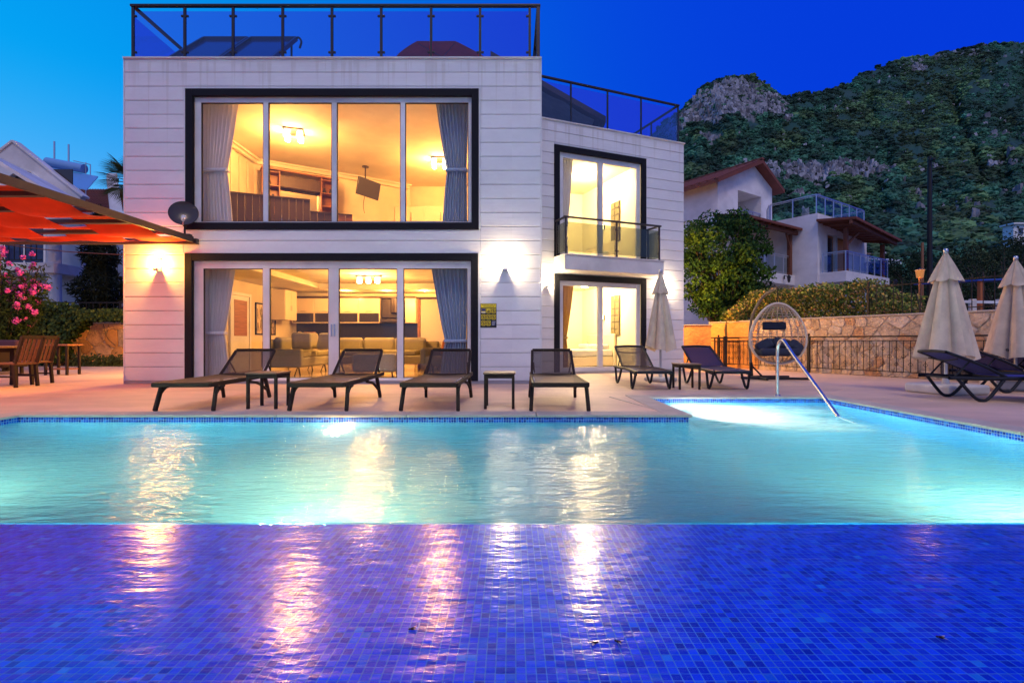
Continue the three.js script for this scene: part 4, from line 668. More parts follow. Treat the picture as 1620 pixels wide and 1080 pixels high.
{ // things on the roofs
  for (const [x0, x1, l] of [[-7.55, -6.47, 'dark solar panel nearest the roof corner'], [-6.40, -5.28, 'dark solar panel with a bent pipe at its upper corner']]) {
    const o = thing('rooftop_solar_collector', l, 'solar collector');
    part('collector', [quadSlab(V(x0, 6.62, -10.62), V(x1, 6.62, -10.62), V(x1, 8.24, -12.3), V(x0, 8.24, -12.3), 0.05)], M.slate, o);
    part('edge_frame', [bar(V(x1, 6.64, -10.62), V(x1, 8.26, -12.3), 0.05, 0.09), bar(V(x0, 6.64, -10.62), V(x0, 8.26, -12.3), 0.05, 0.09), bar(V(x0, 8.26, -12.3), V(x1, 8.26, -12.3), 0.05, 0.09)], M.bronze, o);
    part('leg', [rod(V(x0 + 0.1, 6.452, -12.25), V(x0 + 0.1, 8.18, -12.25), 0.025), rod(V(x1 - 0.1, 6.452, -12.25), V(x1 - 0.1, 8.18, -12.25), 0.025)], M.bronze, o);
    if (x1 > -6) part('pipe', [tube([V(x1 - 0.05, 8.2, -12.3), V(x1 + 0.06, 8.26, -12.25), V(x1 + 0.14, 8.16, -12.25), V(x1 + 0.1, 8.0, -12.25)], 0.025)], M.iron, o);
  }
  const u = thing('roof_parasol', 'open dark red parasol on the main roof terrace', 'parasol', [-1.95, 6.452, -14.1]);
  part('pole', [rod(V(0, 0, 0), V(0, 2.40, 0), 0.025)], M.bronze, u);
  part('canopy', [surf(64, 10, (a, v) => { const th = a * 6.2832, k = Math.abs(Math.cos(th * 4)), r = 1.28 * v; return V(r * Math.cos(th), 2.42 - 0.3 * v ** 1.3 - 0.06 * v * v * k, r * Math.sin(th)); })], mat([0.75, 0.06, 0.03], { r: 0.95, map: 'mottle', size: 0.8, transmission: 0.6, spec: 0.1, ds: false }), u);
  for (let k = 0; k < 8; k++) { const th = (k + 0.5) / 8 * 6.2832; part('rib', [rod(V(0.05 * Math.cos(th), 2.36, 0.05 * Math.sin(th)), V(1.24 * Math.cos(th), 2.08, 1.24 * Math.sin(th)), 0.008, 6)], M.bronze, u); }
  const c = thing('roof_pergola', 'sloping brown pergola roof behind the right wing railing', 'pergola'), y = 6.452;
  part('roof', [quadSlab(V(-0.6, 8.95, -14.0), V(2.62, 7.12, -14.0), V(2.62, 7.12, -16.2), V(-0.6, 8.95, -16.2), 0.16)], M.pergola, c);
  part('lining', [surf(24, 6, (a, b) => V(lerp(-0.5, 2.3, a), lerp(8.72, 7.13, a) - 0.06 - 0.07 * Math.abs(Math.sin(a * 9)), lerp(-14.02, -16.1, b)))], mat([0.80, 0.50, 0.24], { r: 0.9, map: 'mottle', size: 0.9 }), c);
  for (const [x, z, h] of [[2.5, -14.15, 0.6], [2.1, -15.8, 0.8], [0.2, -14.2, 1.9]]) part('post', [span(x - 0.05, x + 0.05, y, y + h, z - 0.05, z + 0.05, 0.006)], M.pergola, c);
}

// ------------------------------------------------------------------ sun loungers
const mirrorX = (g) => { const c = clean(g).scale(-1, 1, 1), p = c.attributes.position, n = c.attributes.normal; for (let i = 0; i < p.count; i += 3) for (const a of [p, n]) { const x = a.getX(i + 1), y = a.getY(i + 1), z = a.getZ(i + 1); a.setXYZ(i + 1, a.getX(i + 2), a.getY(i + 2), a.getZ(i + 2)); a.setXYZ(i + 2, x, y, z); } return c; };
function slingSheet(w, z0, z1, y0, y1, sag, cut) { return surf(14, 30, (u, v) => V((u - 0.5) * w, lerp(y0, y1, v) - sag * Math.sin(u * Math.PI) * (0.5 + 0.5 * Math.sin(v * Math.PI)), lerp(z0, z1, v))); }
function loungerA(label, pos, turn) {                                        // straight splayed legs; the foot end points to +z
  const o = thing('sun_lounger', label, 'sun lounger', pos, turn, 'brown sun loungers along the pool edge'), p = (n, g, m = M.resin) => part(n, g, m, o);
  for (const s of [-1, 1]) {
    p('side_rail', [bar(V(s * 0.335, 0.325, 0.84), V(s * 0.325, 0.33, -0.2), 0.045, 0.06, 0.012), bar(V(s * 0.325, 0.33, -0.2), V(s * 0.32, 0.345, -0.98), 0.045, 0.055, 0.012)]);
    p('leg', [bar(V(s * 0.335, 0.30, 0.69), V(s * 0.352, 0.0, 0.79), 0.045, 0.05, 0.012), tube([V(s * 0.336, 0.29, 0.52), V(s * 0.338, 0.27, 0.62), V(s * 0.341, 0.2, 0.71)], 0.018, 6)]);
    p('leg', [bar(V(s * 0.325, 0.33, -0.60), V(s * 0.345, 0.0, -0.72), 0.045, 0.05, 0.012), tube([V(s * 0.322, 0.29, -0.12), V(s * 0.328, 0.24, -0.4), V(s * 0.337, 0.13, -0.64)], 0.02, 6)]);
    p('back_frame', [bar(V(s * 0.315, 0.35, -0.56), V(s * 0.30, 0.71, -0.99), 0.042, 0.03, 0.01)]);
    p('strut', [bar(V(s * 0.27, 0.36, -0.93), V(s * 0.285, 0.53, -0.78), 0.02, 0.02, 0.006)]);
  }
  p('cross_bar', [bar(V(-0.35, 0.325, 0.845), V(0.35, 0.325, 0.845), 0.05, 0.058, 0.014)]); p('cross_bar', [bar(V(-0.30, 0.715, -0.995), V(0.30, 0.715, -0.995), 0.035, 0.045, 0.012)]);
  p('cross_bar', [bar(V(-0.31, 0.345, -0.56), V(0.31, 0.345, -0.56), 0.03, 0.035, 0.01), bar(V(-0.32, 0.33, -0.975), V(0.32, 0.33, -0.975), 0.035, 0.035, 0.01)]);
  p('seat_sling', slingSheetUV(0.60, 0.83, -0.55, 0.355, 0.36, 0.02), M.sling); p('back_sling', slingSheetUV(0.57, -0.575, -0.975, 0.375, 0.70, 0.015), M.sling);
  return o;
}
function slingSheetUV(...a) { return join([slingSheet(...a)]); }
const la = loungerA('brown sling sun lounger nearest the red awning, with a table at its right', [-4.02, 0, -6.92], 0.02);
copyOf(la, 'brown sling sun lounger in front of the olive sofa, second from the awning', [-2.36, 0, -6.92], -0.015);
copyOf(la, 'brown sling sun lounger in front of the right ground floor curtain', [-0.985, 0, -6.92], -0.03);
copyOf(la, 'brown sling sun lounger by the house corner, right of the empty table', [0.60, 0, -6.92], -0.02);
function loungerB(label, pos, turn, sling, group, back = 0.74) {              // looped legs
  const o = thing('sun_lounger', label, 'sun lounger', pos, turn, group), p = (n, g, m = M.resinB) => part(n, g, m, o);
  for (const s of [-1, 1]) {
    const x = s * 0.31;
    p('side_rail', [tube([V(x, 0.31, 0.93), V(x, 0.325, 0.5), V(x, 0.335, 0), V(x, 0.325, -0.5), V(x, 0.335, -0.98)], 0.026, 8), bar(V(x, 0.27, 0.92), V(x, 0.30, 0.55), 0.03, 0.03, 0.01)]);
    for (const [a, b] of [[0.87, 0.5], [-0.28, -0.86]]) { const m = (a + b) / 2; p('leg', [tube([V(x, 0.315, a), V(x + s * 0.01, 0.15, lerp(a, m, 0.42)), V(x + s * 0.02, 0.045, lerp(a, m, 0.75)), V(x + s * 0.02, 0.024, m), V(x + s * 0.02, 0.045, lerp(b, m, 0.75)), V(x + s * 0.01, 0.15, lerp(b, m, 0.42)), V(x, 0.315, b)], 0.023, 8, 40)]); }
    p('back_frame', [tube([V(x * 0.95, 0.35, -0.24), V(x * 0.95, 0.52, -0.56), V(x * 0.93, back, -1.0)], 0.022, 8)]);
    p('strut', [rod(V(x * 0.8, 0.33, -0.88), V(x * 0.8, 0.56, -0.68), 0.012)]);
  }
  p('cross_bar', [bar(V(-0.31, 0.315, 0.935), V(0.31, 0.315, 0.935), 0.045, 0.05, 0.015)]); p('cross_bar', [tube([V(-0.29, back, -1.0), V(0, back + 0.012, -1.005), V(0.29, back, -1.0)], 0.022, 8)]); p('cross_bar', [rod(V(-0.3, 0.33, -0.9), V(0.3, 0.33, -0.9), 0.014), rod(V(-0.3, 0.345, -0.25), V(0.3, 0.345, -0.25), 0.016)]);
  p('lumbar_band', [tube([V(-0.29, back - 0.1, -0.86), V(0, back - 0.13, -0.83), V(0.29, back - 0.1, -0.86)], 0.011, 6)]);
  p('seat_sling', slingSheetUV(0.6, 0.92, -0.24, 0.345, 0.36, 0.015), sling); p('back_sling', slingSheetUV(0.56, -0.25, -0.99, 0.37, back - 0.005, 0.012), sling);
  return o;
}
const B1 = 'dark loop-legged loungers by the hot tub', B2 = 'navy loungers by the stone wall';
const lb = loungerB('dark loop-legged lounger under the closed parasol by the wing door', [2.47, 0, -9.62], 0.0, M.sling, B1);
loungerB('navy-backed loop-legged lounger right of the small table by the hot tub', [3.86, 0, -9.62], -0.03, M.slingDark, B1);
const ln = loungerB('navy loop-legged lounger at the stone wall, in front of the nearer parasol', [7.2, 0, -7.3], 1.45, M.slingNavy, B2, 0.70);
copyOf(ln, 'second navy lounger from the pool, between the two wall-side parasols', [8.72, 0, -8.5], 1.45);
copyOf(ln, 'third navy lounger, only its headrest showing beside the far right parasol', [9.75, 0, -9.0], 1.45);
function sideTable(label, pos, turn) {
  const o = thing('side_table', label, 'side table', pos, turn, 'small tables between the loungers');
  for (const a of [-0.175, 0.175]) for (const b of [-0.175, 0.175]) part('leg', [box(0.036, 0.435, 0.036, a, 0.2175, b, 0, 0.005)], M.resin, o);
  part('apron', [span(-0.16, 0.16, 0.385, 0.435, 0.165, 0.19, 0.004), span(-0.16, 0.16, 0.385, 0.435, -0.19, -0.165, 0.004), span(0.165, 0.19, 0.385, 0.435, -0.16, 0.16, 0.004), span(-0.19, -0.165, 0.385, 0.435, -0.16, 0.16, 0.004)], M.resin, o);
  part('top', [box(0.41, 0.022, 0.41, 0, 0.447, 0, 0, 0.008)], M.tableTop, o); return o;
}
const st = sideTable('small brown table between the two loungers nearest the awning', [-3.15, 0, -6.5], 0);
copyOf(st, 'small brown table alone against the white wall, below the yellow notice', [-0.16, 0, -6.5], 0);
copyOf(st, 'small brown table between the two loop-legged loungers by the hot tub', [3.14, 0, -9.05], 0);
copyOf(st, 'small dark table at the right edge before the navy loungers', [7.28, 0, -6.75], 0);

// ------------------------------------------------------------------ closed parasols
function parasol(label, pos, turn, H, len, wide, baseKind, seed) {
  const o = thing('parasol', label, 'parasol', pos, turn, 'closed parasols round the pool'), r = rng(seed), topY = H - 0.06;
  const ph = r() * 6, fold = (th) => Math.pow(Math.abs(Math.cos(th * 3 + ph)), 0.8);
  part('pole', [rod(V(0, 0.1, 0), V(0, H - 0.02, 0), 0.024, 16)], M.pvc, o);
  part('finial', [lathe([[0.001, H + 0.035], [0.028, H + 0.03], [0.034, H], [0.034, H - 0.05], [0.001, H - 0.05]], 18)], M.railSteel, o);
  part('canopy', [surf(120, 34, (u, v) => {
    const th = u * 6.28318, k = fold(th), w = wide * (0.10 + 0.90 * Math.pow(v, 0.92)), rad = w * (0.55 + 0.45 * k) * (1 + 0.05 * Math.sin(th * 2 + seed)), drop = len * v + 0.10 * wide * v * v * (1 - k) * 1.6 - 0.05 * v * Math.cos(th * 2 + ph);
    return V(rad * Math.cos(th), topY - 0.03 - drop, rad * Math.sin(th));
  })], M.canvas, o);
  part('vent_cap', [surf(96, 12, (u, v) => { const th = u * 6.28318, k = fold(th), w = wide * (0.06 + 0.44 * v); const rad = w * (0.72 + 0.34 * k); return V(rad * Math.cos(th), topY + 0.01 - len * 0.26 * v - 0.05 * v * k * v, rad * Math.sin(th)); })], M.canvas, o);
  for (let k = 0; k < 6; k++) { const th = (k * Math.PI / 3) - ph / 3; part('rib', [rod(V(0.05 * Math.cos(th), topY - 0.12, 0.05 * Math.sin(th)), V(wide * 0.8 * Math.cos(th), topY - len * 0.97, wide * 0.8 * Math.sin(th)), 0.008, 6)], M.railSteel, o); }
  if (baseKind === 'slab') part('base', [new RoundedBoxGeometry(0.78, 0.16, 0.78, 3, 0.05).translate(0, 0.081, 0), new THREE.CylinderGeometry(0.045, 0.05, 0.1, 18).translate(0, 0.2, 0)], M.concreteWhite, o);
  else part('base', [new RoundedBoxGeometry(0.5, 0.09, 0.5, 3, 0.04).translate(0, 0.046, 0), new THREE.CylinderGeometry(0.035, 0.04, 0.2, 18).translate(0, 0.18, 0)], M.concreteWhite, o);
  return o;
}
parasol('closed cream parasol standing by the wing door in front of a wall lamp', [3.18, 0, -10.75], 0.5, 2.36, 1.55, 0.36, 'round', 4);
parasol('closed cream parasol on a white slab base behind the navy lounger', [7.12, 0, -8.24], 0.2, 2.34, 1.62, 0.46, 'slab', 9);
parasol('closed cream parasol cut off by the right edge of the picture', [8.98, 0, -8.95], 1.1, 2.34, 1.62, 0.46, 'slab', 14);

// ------------------------------------------------------------------ handrail, hanging egg chair
{
  const o = thing('pool_handrail', 'polished steel handrail bending from the deck into the hot tub', 'handrail');
  const x = 4.14, z0 = -7.83, pts = [V(x, 0.004, z0), V(x, 0.5, z0), V(x, 0.74, z0 + 0.01), V(x - 0.005, 0.85, z0 + 0.08), V(x - 0.01, 0.865, z0 + 0.19), V(x - 0.02, 0.80, z0 + 0.3), V(x - 0.04, 0.62, z0 + 0.56), V(x - 0.07, 0.3, z0 + 1.05), V(x - 0.11, -0.12, z0 + 1.68), V(x - 0.13, -0.5, z0 + 2.2)];
  part('rail', [tube(pts, 0.024, 14, 90)], M.chrome, o); part('flange', [lathe([[0.001, 0.022], [0.04, 0.02], [0.052, 0.004], [0.052, 0.001]], 20).translate(x, 0.001, z0)], M.chrome, o);
}
{
  const p = [5.8, 0, -11.0], o = thing('hanging_chair', 'pale wicker hanging egg chair on a dark stand by the iron fence', 'egg chair', p, -0.12);
  // basket: an egg open to the front, woven from hoops and ribs
  const cy = 1.02, hh = 0.66, ww = 0.57, dd = 0.46, prof = (t) => { const y = Math.cos(t), w = Math.sin(t); return [w * (1 - 0.2 * y), y]; };   // narrower at the top
  const E = (t, a) => { const [w, y] = prof(t); return V(ww * w * Math.sin(a), cy + hh * y, -dd * w * Math.cos(a) + 0.06); };                       // a = 0 is the back
  const open = 1.62, rim = []; for (let i = 0; i <= 40; i++) rim.push(E(0.06 + (Math.PI - 0.12) * i / 40, open)); for (let i = 40; i >= 0; i--) rim.push(E(0.06 + (Math.PI - 0.12) * i / 40, -open));
  part('rim', [tube(rim, 0.025, 10, 150, true)], M.rattan, o);
  for (let k = -5; k <= 5; k++) part('rib', [tube(Array.from({ length: 15 }, (_, i) => E(0.1 + (Math.PI - 0.2) * i / 14, k * open / 6)), 0.010, 7, 40)], M.rattan, o);
  const r = rng(31), hoops = []; for (let i = 0; i < 34; i++) { const t = 0.25 + (Math.PI - 0.42) * (i + 0.5) / 34; const skip = i % 6 === 3; hoops.push(tube(Array.from({ length: 17 }, (_, k) => E(t + (r() - 0.5) * 0.012 + (skip ? 0.03 * Math.sin(k) : 0), lerp(-open, open, k / 16))), 0.0075, 5, 34)); }
  part('weave', hoops, M.rattan, o);
  part('seat_cushion', [new RoundedBoxGeometry(0.82, 0.17, 0.6, 4, 0.08).translate(0, 0.62, -0.02)], M.navyCushion, o);
  for (const [x, y, z, rz, w] of [[-0.27, 0.76, 0.02, 0.5, 0.36], [0.2, 0.79, -0.14, -0.25, 0.48], [-0.06, 0.79, -0.2, 0.1, 0.4], [0.36, 0.74, 0.08, -0.7, 0.3]]) part('back_cushion', [new RoundedBoxGeometry(w, 0.24, 0.15, 4, 0.07).rotateX(-0.35).rotateZ(rz).translate(x, y, z)], M.navyCushion, o);
  part('head_cushion', [new RoundedBoxGeometry(0.5, 0.19, 0.1, 4, 0.045).rotateX(-0.15).translate(0.06, 1.2, -0.3)], M.navyCushion, o);
  part('hanger', [rod(V(0, cy + hh, 0.05), V(-0.0, 2.0, 0.02), 0.008)], M.iron, o);
  // stand: round-tube mast bowing over, cross feet
  const tan = mat([0.26, 0.18, 0.10], { r: 0.5 });
  part('mast', [tube([V(-0.34, 0.06, -0.55), V(-0.36, 0.8, -0.62), V(-0.33, 1.4, -0.55), V(-0.18, 1.85, -0.3), V(0.0, 2.02, 0.02)], 0.03, 12, 50)], tan, o);
  part('foot', [bar(V(-0.72, 0.04, -0.1), V(0.66, 0.04, 0.02), 0.06, 0.055, 0.015), bar(V(-0.34, 0.041, -0.75), V(-0.3, 0.041, 0.3), 0.06, 0.053, 0.015), bar(V(-0.34, 0.04, -0.56), V(0.5, 0.04, -0.6), 0.06, 0.055, 0.015)], M.iron, o);
  part('sleeve', [rod(V(-0.34, 0.05, -0.55), V(-0.345, 0.36, -0.58), 0.038, 14), bar(V(-0.34, 0.3, -0.56), V(-0.2, 0.07, -0.3), 0.03, 0.03)], M.iron, o);
}

// ------------------------------------------------------------------ garden wall of rubble stone, iron fence
const WA = V(6.95, 0, -16.5), WBv = V(10.35, 0, -9.4), WD = WBv.clone().sub(WA).normalize(), WL = 12.5, WNn = V(WD.z, 0, -WD.x);
if (WNn.z * 1 + WNn.x * -1 < 0) WNn.negate();                              // towards the pool
const WM = new THREE.Matrix4().makeBasis(WD, V(0, 1, 0), WNn).setPosition(WA);
function stonesOn(x0, x1, y0, y1, cell, seed, skip, shapes, gap = 0.009) {    // irregular stones as clipped cells: [[x, y], ...]
  const r = rng(seed), nx = Math.max(1, Math.round((x1 - x0) / (cell * 1.15))), ny = Math.max(1, Math.round((y1 - y0) / (cell * 0.85))), S = [];
  for (let j = -1; j <= ny; j++) for (let i = -1; i <= nx; i++) if (r() > 0.24) S.push({ i, j, x: x0 + (i + 0.5 + (j % 2 ? 0.3 : -0.2) + (r() - 0.5) * 0.8) * (x1 - x0) / nx, y: y0 + (j + 0.5 + (r() - 0.5) * 0.75) * (y1 - y0) / ny });
  for (const s of S) {
    let P = [[x0, y0], [x1, y0], [x1, y1], [x0, y1]];
    for (const t of S) {
      if (t === s || Math.abs(t.i - s.i) > 3 || Math.abs(t.j - s.j) > 3) continue;
      const nxv = t.x - s.x, nyv = t.y - s.y, L = Math.hypot(nxv, nyv), d = (t.x * t.x + t.y * t.y - s.x * s.x - s.y * s.y) / 2 - gap * L, Q = [];
      for (let k = 0; k < P.length; k++) { const A = P[k], B = P[(k + 1) % P.length], fa = A[0] * nxv + A[1] * nyv - d, fb = B[0] * nxv + B[1] * nyv - d; if (fa <= 0) Q.push(A); if (fa * fb < 0) { const u = fa / (fa - fb); Q.push([lerp(A[0], B[0], u), lerp(A[1], B[1], u)]); } }
      P = Q; if (P.length < 3) break;
    }
    if (P.length < 3) continue;
    let area = 0, cx = 0, cy = 0; P.forEach((A, k) => { const B = P[(k + 1) % P.length]; area += A[0] * B[1] - A[1] * B[0]; cx += A[0]; cy += A[1]; }); cx /= P.length; cy /= P.length;
    if (area / 2 < cell * cell * 0.06 || skip(cx, cy, P)) continue;
    const R = []; P.forEach((A, k) => { const B = P[(k + 1) % P.length], L = Math.hypot(A[0] - B[0], A[1] - B[1]); const c = (u) => [lerp(A[0], B[0], u) + (r() - 0.5) * 0.012, lerp(A[1], B[1], u) + (r() - 0.5) * 0.012]; if (L > cell * 0.25) R.push(c(0.16), c(0.5), c(0.84)); else R.push(c(0.5)); });
    if (R.length > 2) shapes(R, r, cx, cy);
  }
}
function stoneMesh(R, depth) { const s = new THREE.Shape(R.map(([x, y]) => new THREE.Vector2(x, y))); return new THREE.ExtrudeGeometry(s, { depth: depth * 0.4, bevelEnabled: true, bevelThickness: depth * 0.6, bevelSize: 0.014, bevelOffset: -0.014, bevelSegments: 2 }); }
{
  const o = thing('stone_wall', 'long rubble stone garden wall behind the iron fence with a small barred opening', 'wall'), H = 1.46, ox0 = 6.0, ox1 = 6.62, oy0 = 0.05, oy1 = 0.46;
  const w = (g) => join([].concat(g).map((q) => clean(q).applyMatrix4(WM)));
  part('core', [w([span(-0.6, ox0, -0.1, H, -0.4, 0), span(ox1, WL, -0.1, H, -0.4, 0), span(ox0, ox1, oy1, H, -0.4, 0), span(ox0, ox1, -0.1, oy0, -0.4, 0), span(ox0, ox1, oy0, oy1, -0.4, -0.36)])], M.mortar, o);
  part('coping', [w([span(-0.6, WL, H, H + 0.045, -0.44, 0.04, 0.012)])], M.coping, o);
  part('opening_frame', [w([span(ox0 - 0.05, ox0, oy0, oy1, -0.1, 0.035), span(ox1, ox1 + 0.03, oy0, oy1, -0.1, 0.03), span(ox0 - 0.05, ox1 + 0.03, oy1, oy1 + 0.03, -0.1, 0.032)])], mat([0.05, 0.06, 0.1], { r: 0.6 }), o);
  for (let i = 0; i < 4; i++) part('opening_bar', [w([span(ox0 + 0.1 + i * 0.14, ox0 + 0.115 + i * 0.14, oy0, oy1, -0.12, -0.1)])], M.iron, o);
  const mats = [M.stoneA, M.stoneA, M.stoneB, M.stoneC, M.stoneC, M.stoneD], put = (R, r) => { const g = boxUV(clean(stoneMesh(R, 0.014 + r() * 0.016))).applyMatrix4(WM); const k = r(); part('stone', g, k < 0.07 ? M.stoneD : mats[Math.floor(r() * 5)], o); };
  stonesOn(1.35, WL - 0.6, 0.0, H - 0.01, 0.27, 21, (x, y, P) => P.some(([a, b]) => a > ox0 - 0.07 && a < ox1 + 0.05 && b < oy1 + 0.05), put);
  // rendered ochre wall between the wing and the stone wall
  const q = thing('rendered_wall', 'ochre rendered garden wall lit orange beside the right wing', 'wall');
  part('render', [span(4.6, 6.9, -0.1, 1.38, -17.15, -16.9), clean(span(-0.5, 1.32, -0.1, H - 0.02, 0.001, 0.05)).applyMatrix4(WM)], M.ochre, q); part('coping', [span(4.6, 7.0, 1.381, 1.42, -17.19, -16.86, 0.008)], M.coping, q);
  // iron fence in front
  const f = thing('iron_fence', 'dark wrought iron fence with diamond balusters in front of the stone wall', 'fence'), off = 0.22, fm = new THREE.Matrix4().makeBasis(WD, V(0, 1, 0), WNn).setPosition(WA.clone().addScaledVector(WNn, off));
  const fx = (g) => clean(g).applyMatrix4(fm), B0 = 0.16;
  const posts = [0.0, 3.05, 6.95, 10.9]; for (const s of posts) { part('post', [join([fx(span(s - 0.035, s + 0.035, 0.001, 1.0, -0.035, 0.035, 0.006)), fx(new THREE.SphereGeometry(0.035, 12, 8).translate(s, 1.035, 0))])], M.iron, f); }
  part('rail', [fx(span(-0.3, WL - 0.4, 0.955, 0.99, -0.03, 0.03, 0.005))], M.iron, f); part('rail', [fx(span(-0.3, WL - 0.4, 0.86, 0.88, -0.01, 0.01))], M.iron, f); part('rail', [fx(span(-0.3, WL - 0.4, 0.13, 0.15, -0.01, 0.01))], M.iron, f);
  const dia = (y) => { const k = 0.048; return [[0, k, k, 0], [k, 0, 0, -k], [0, -k, -k, 0], [-k, 0, 0, k]].map(([a, b, c, d]) => bar(V(a, y + b, 0), V(c, y + d, 0), 0.009, 0.009)); };
  const g1 = join([span(-0.006, 0.006, 0.15, 0.86, -0.006, 0.006), ...dia(0.68), ...dia(0.32)]), g2 = join([span(-0.006, 0.006, 0.15, 0.86, -0.006, 0.006), ...dia(0.5)]);
  const n = Math.floor((WL - 0.5) / 0.145); for (let i = 0; i < n; i++) { const s = 0.1 + i * 0.145; if (posts.some((p) => Math.abs(p - s) < 0.05)) continue; const b = part('baluster', i % 2 ? g1 : g2, M.iron, f); b.applyMatrix4(fm); b.translateX(s); }
  // gate section before the ochre wall
  const gt = thing('iron_gate', 'low iron gate panel with dark posts before the ochre wall', 'gate', [0, 0, -15.9]);
  for (const [x, r] of [[6.42, 0.02], [6.75, 0.045], [7.28, 0.05], [7.42, 0.035]]) part('post', [span(x - r, x + r, 0.001, r > 0.03 ? 1.02 : 0.97, -r, r, 0.006)], M.iron, gt);
  part('rail', [span(6.4, 7.5, 0.94, 0.97, -0.02, 0.02, 0.004)], M.iron, gt); part('rail', [span(6.4, 7.5, 0.82, 0.84, -0.01, 0.01)], M.iron, gt); part('rail', [span(6.4, 7.5, 0.12, 0.14, -0.01, 0.01)], M.iron, gt);
  for (let i = 0; i < 7; i++) { const b = part('baluster', i % 2 ? g1 : g2, M.iron, gt); b.position.x = 6.5 + i * 0.13; }
}

// ------------------------------------------------------------------ dining corner under the awning
{
  const t = thing('dining_table', 'dark wooden dining table at the left edge under the awning', 'table', [-10.62, 0, -9.45]);
  part('top', [box(1.9, 0.045, 0.95, 0, 0.745, 0, 0, 0.01)], M.tableTop, t); for (const a of [-0.85, 0.85]) for (const b of [-0.4, 0.4]) part('leg', [box(0.09, 0.72, 0.09, a, 0.361, b, 0, 0.008)], M.resin, t); part('apron', [span(-0.8, 0.8, 0.64, 0.72, 0.36, 0.4), span(-0.8, 0.8, 0.64, 0.72, -0.4, -0.36)], M.resin, t);
  const chair = (label, pos, turn) => {
    const o = thing('dining_chair', label, 'chair', pos, turn, 'slatted wooden chairs at the dining table'), p = (n, g, m = M.resin) => part(n, g, m, o);
    p('seat', [box(0.46, 0.04, 0.46, 0, 0.44, 0, 0, 0.01)], M.chairWood);
    for (const a of [-0.2, 0.2]) { p('leg', [bar(V(a, 0.42, 0.2), V(a, 0, 0.21), 0.045, 0.045)]); p('leg', [bar(V(a, 0.42, -0.19), V(a, 0, -0.23), 0.045, 0.05)]); p('back_post', [bar(V(a, 0.42, -0.2), V(a, 0.94, -0.36), 0.04, 0.05)]); p('stretcher', [bar(V(a, 0.2, 0.2), V(a, 0.2, -0.2), 0.03, 0.03)]); }
    for (const a of [-0.12, -0.04, 0.04, 0.12]) p('slat', [bar(V(a, 0.46, -0.21), V(a, 0.92, -0.355), 0.045, 0.016)], M.chairWood);
    p('top_rail', [bar(V(-0.2, 0.93, -0.36), V(0.2, 0.93, -0.36), 0.03, 0.07)]); return o;
  };
  const c = chair('slatted wooden chair with its back to the side table, nearer the pool', [-9.32, 0, -9.42], -1.62); copyOf(c, 'slatted wooden chair with its back to the side table, farther from the pool', [-9.66, 0, -10.1], -1.5);
  const s = thing('console_table', 'open two-tier wooden side table before the ivy wall', 'side table', [-11.5, 0, -12.85]);
  for (const a of [-0.27, 0.27]) for (const b of [-0.18, 0.18]) part('leg', [box(0.05, 0.74, 0.05, a, 0.371, b, 0, 0.005)], M.resin, s); part('top', [box(0.66, 0.04, 0.46, 0, 0.761, 0, 0, 0.006)], M.wood, s); part('shelf', [box(0.54, 0.03, 0.36, 0, 0.15, 0, 0, 0.004)], M.wood, s);
  const f = thing('outdoor_sofa', 'dark outdoor sofa with plum cushions behind the dining table', 'sofa', [-14.1, 0, -13.0]);
  part('frame', [box(2.3, 0.12, 0.85, 0, 0.24, 0, 0, 0.02), box(2.3, 0.5, 0.1, 0, 0.55, -0.42, 0, 0.02), box(0.1, 0.42, 0.85, 1.12, 0.4, 0, 0, 0.02), box(0.1, 0.42, 0.85, -1.12, 0.4, 0, 0, 0.02)], M.resin, f); for (const a of [-1.05, 1.05]) for (const b of [-0.36, 0.36]) part('leg', [box(0.06, 0.18, 0.06, a, 0.09, b)], M.resin, f);
  const plum = mat([0.07, 0.028, 0.05], { r: 0.9, map: 'weave', size: 0.2 }); for (const a of [-0.72, 0, 0.72]) { part('seat_cushion', [soft(0.7, 0.14, 0.7, a, 0.375, 0.03, 0.05)], plum, f); part('back_cushion', [soft(0.68, 0.46, 0.16, a, 0.66, -0.28, 0.06)], plum, f); }
}
// insects that fell on the wet tiles
for (const [px, py, l] of [[653, 996, 'dead insect floating on the tiles left of the reflections'], [940, 1019, 'dead insect on the tiles, left of a close pair'], [979, 1017, 'dead insect on the tiles, right of a close pair'], [1490, 1010, 'dead insect on the tiles near the right edge']]) {
  const d = (CAM_H - WATER) / ((py - 540) / F), p = at(px, py, d), r = rng(px), o = thing('insect', l, 'insect', [p.x, WATER + 0.002, p.z], r() * 6);
  part('body', [new THREE.SphereGeometry(0.005, 10, 8).scale(1.9, 0.8, 0.9).translate(0, 0.002, 0), new THREE.SphereGeometry(0.0032, 8, 6).translate(0.011, 0.002, 0)], M.resin, o);
  for (const s of [-1, 1]) part('wing', [new THREE.CircleGeometry(0.006, 10).scale(1.5, 0.6, 1).rotateX(-1.3).rotateY(s * 0.8).translate(-0.006, 0.004, s * 0.006)], mat([0.5, 0.45, 0.4], { r: 0.4 }), o);
}

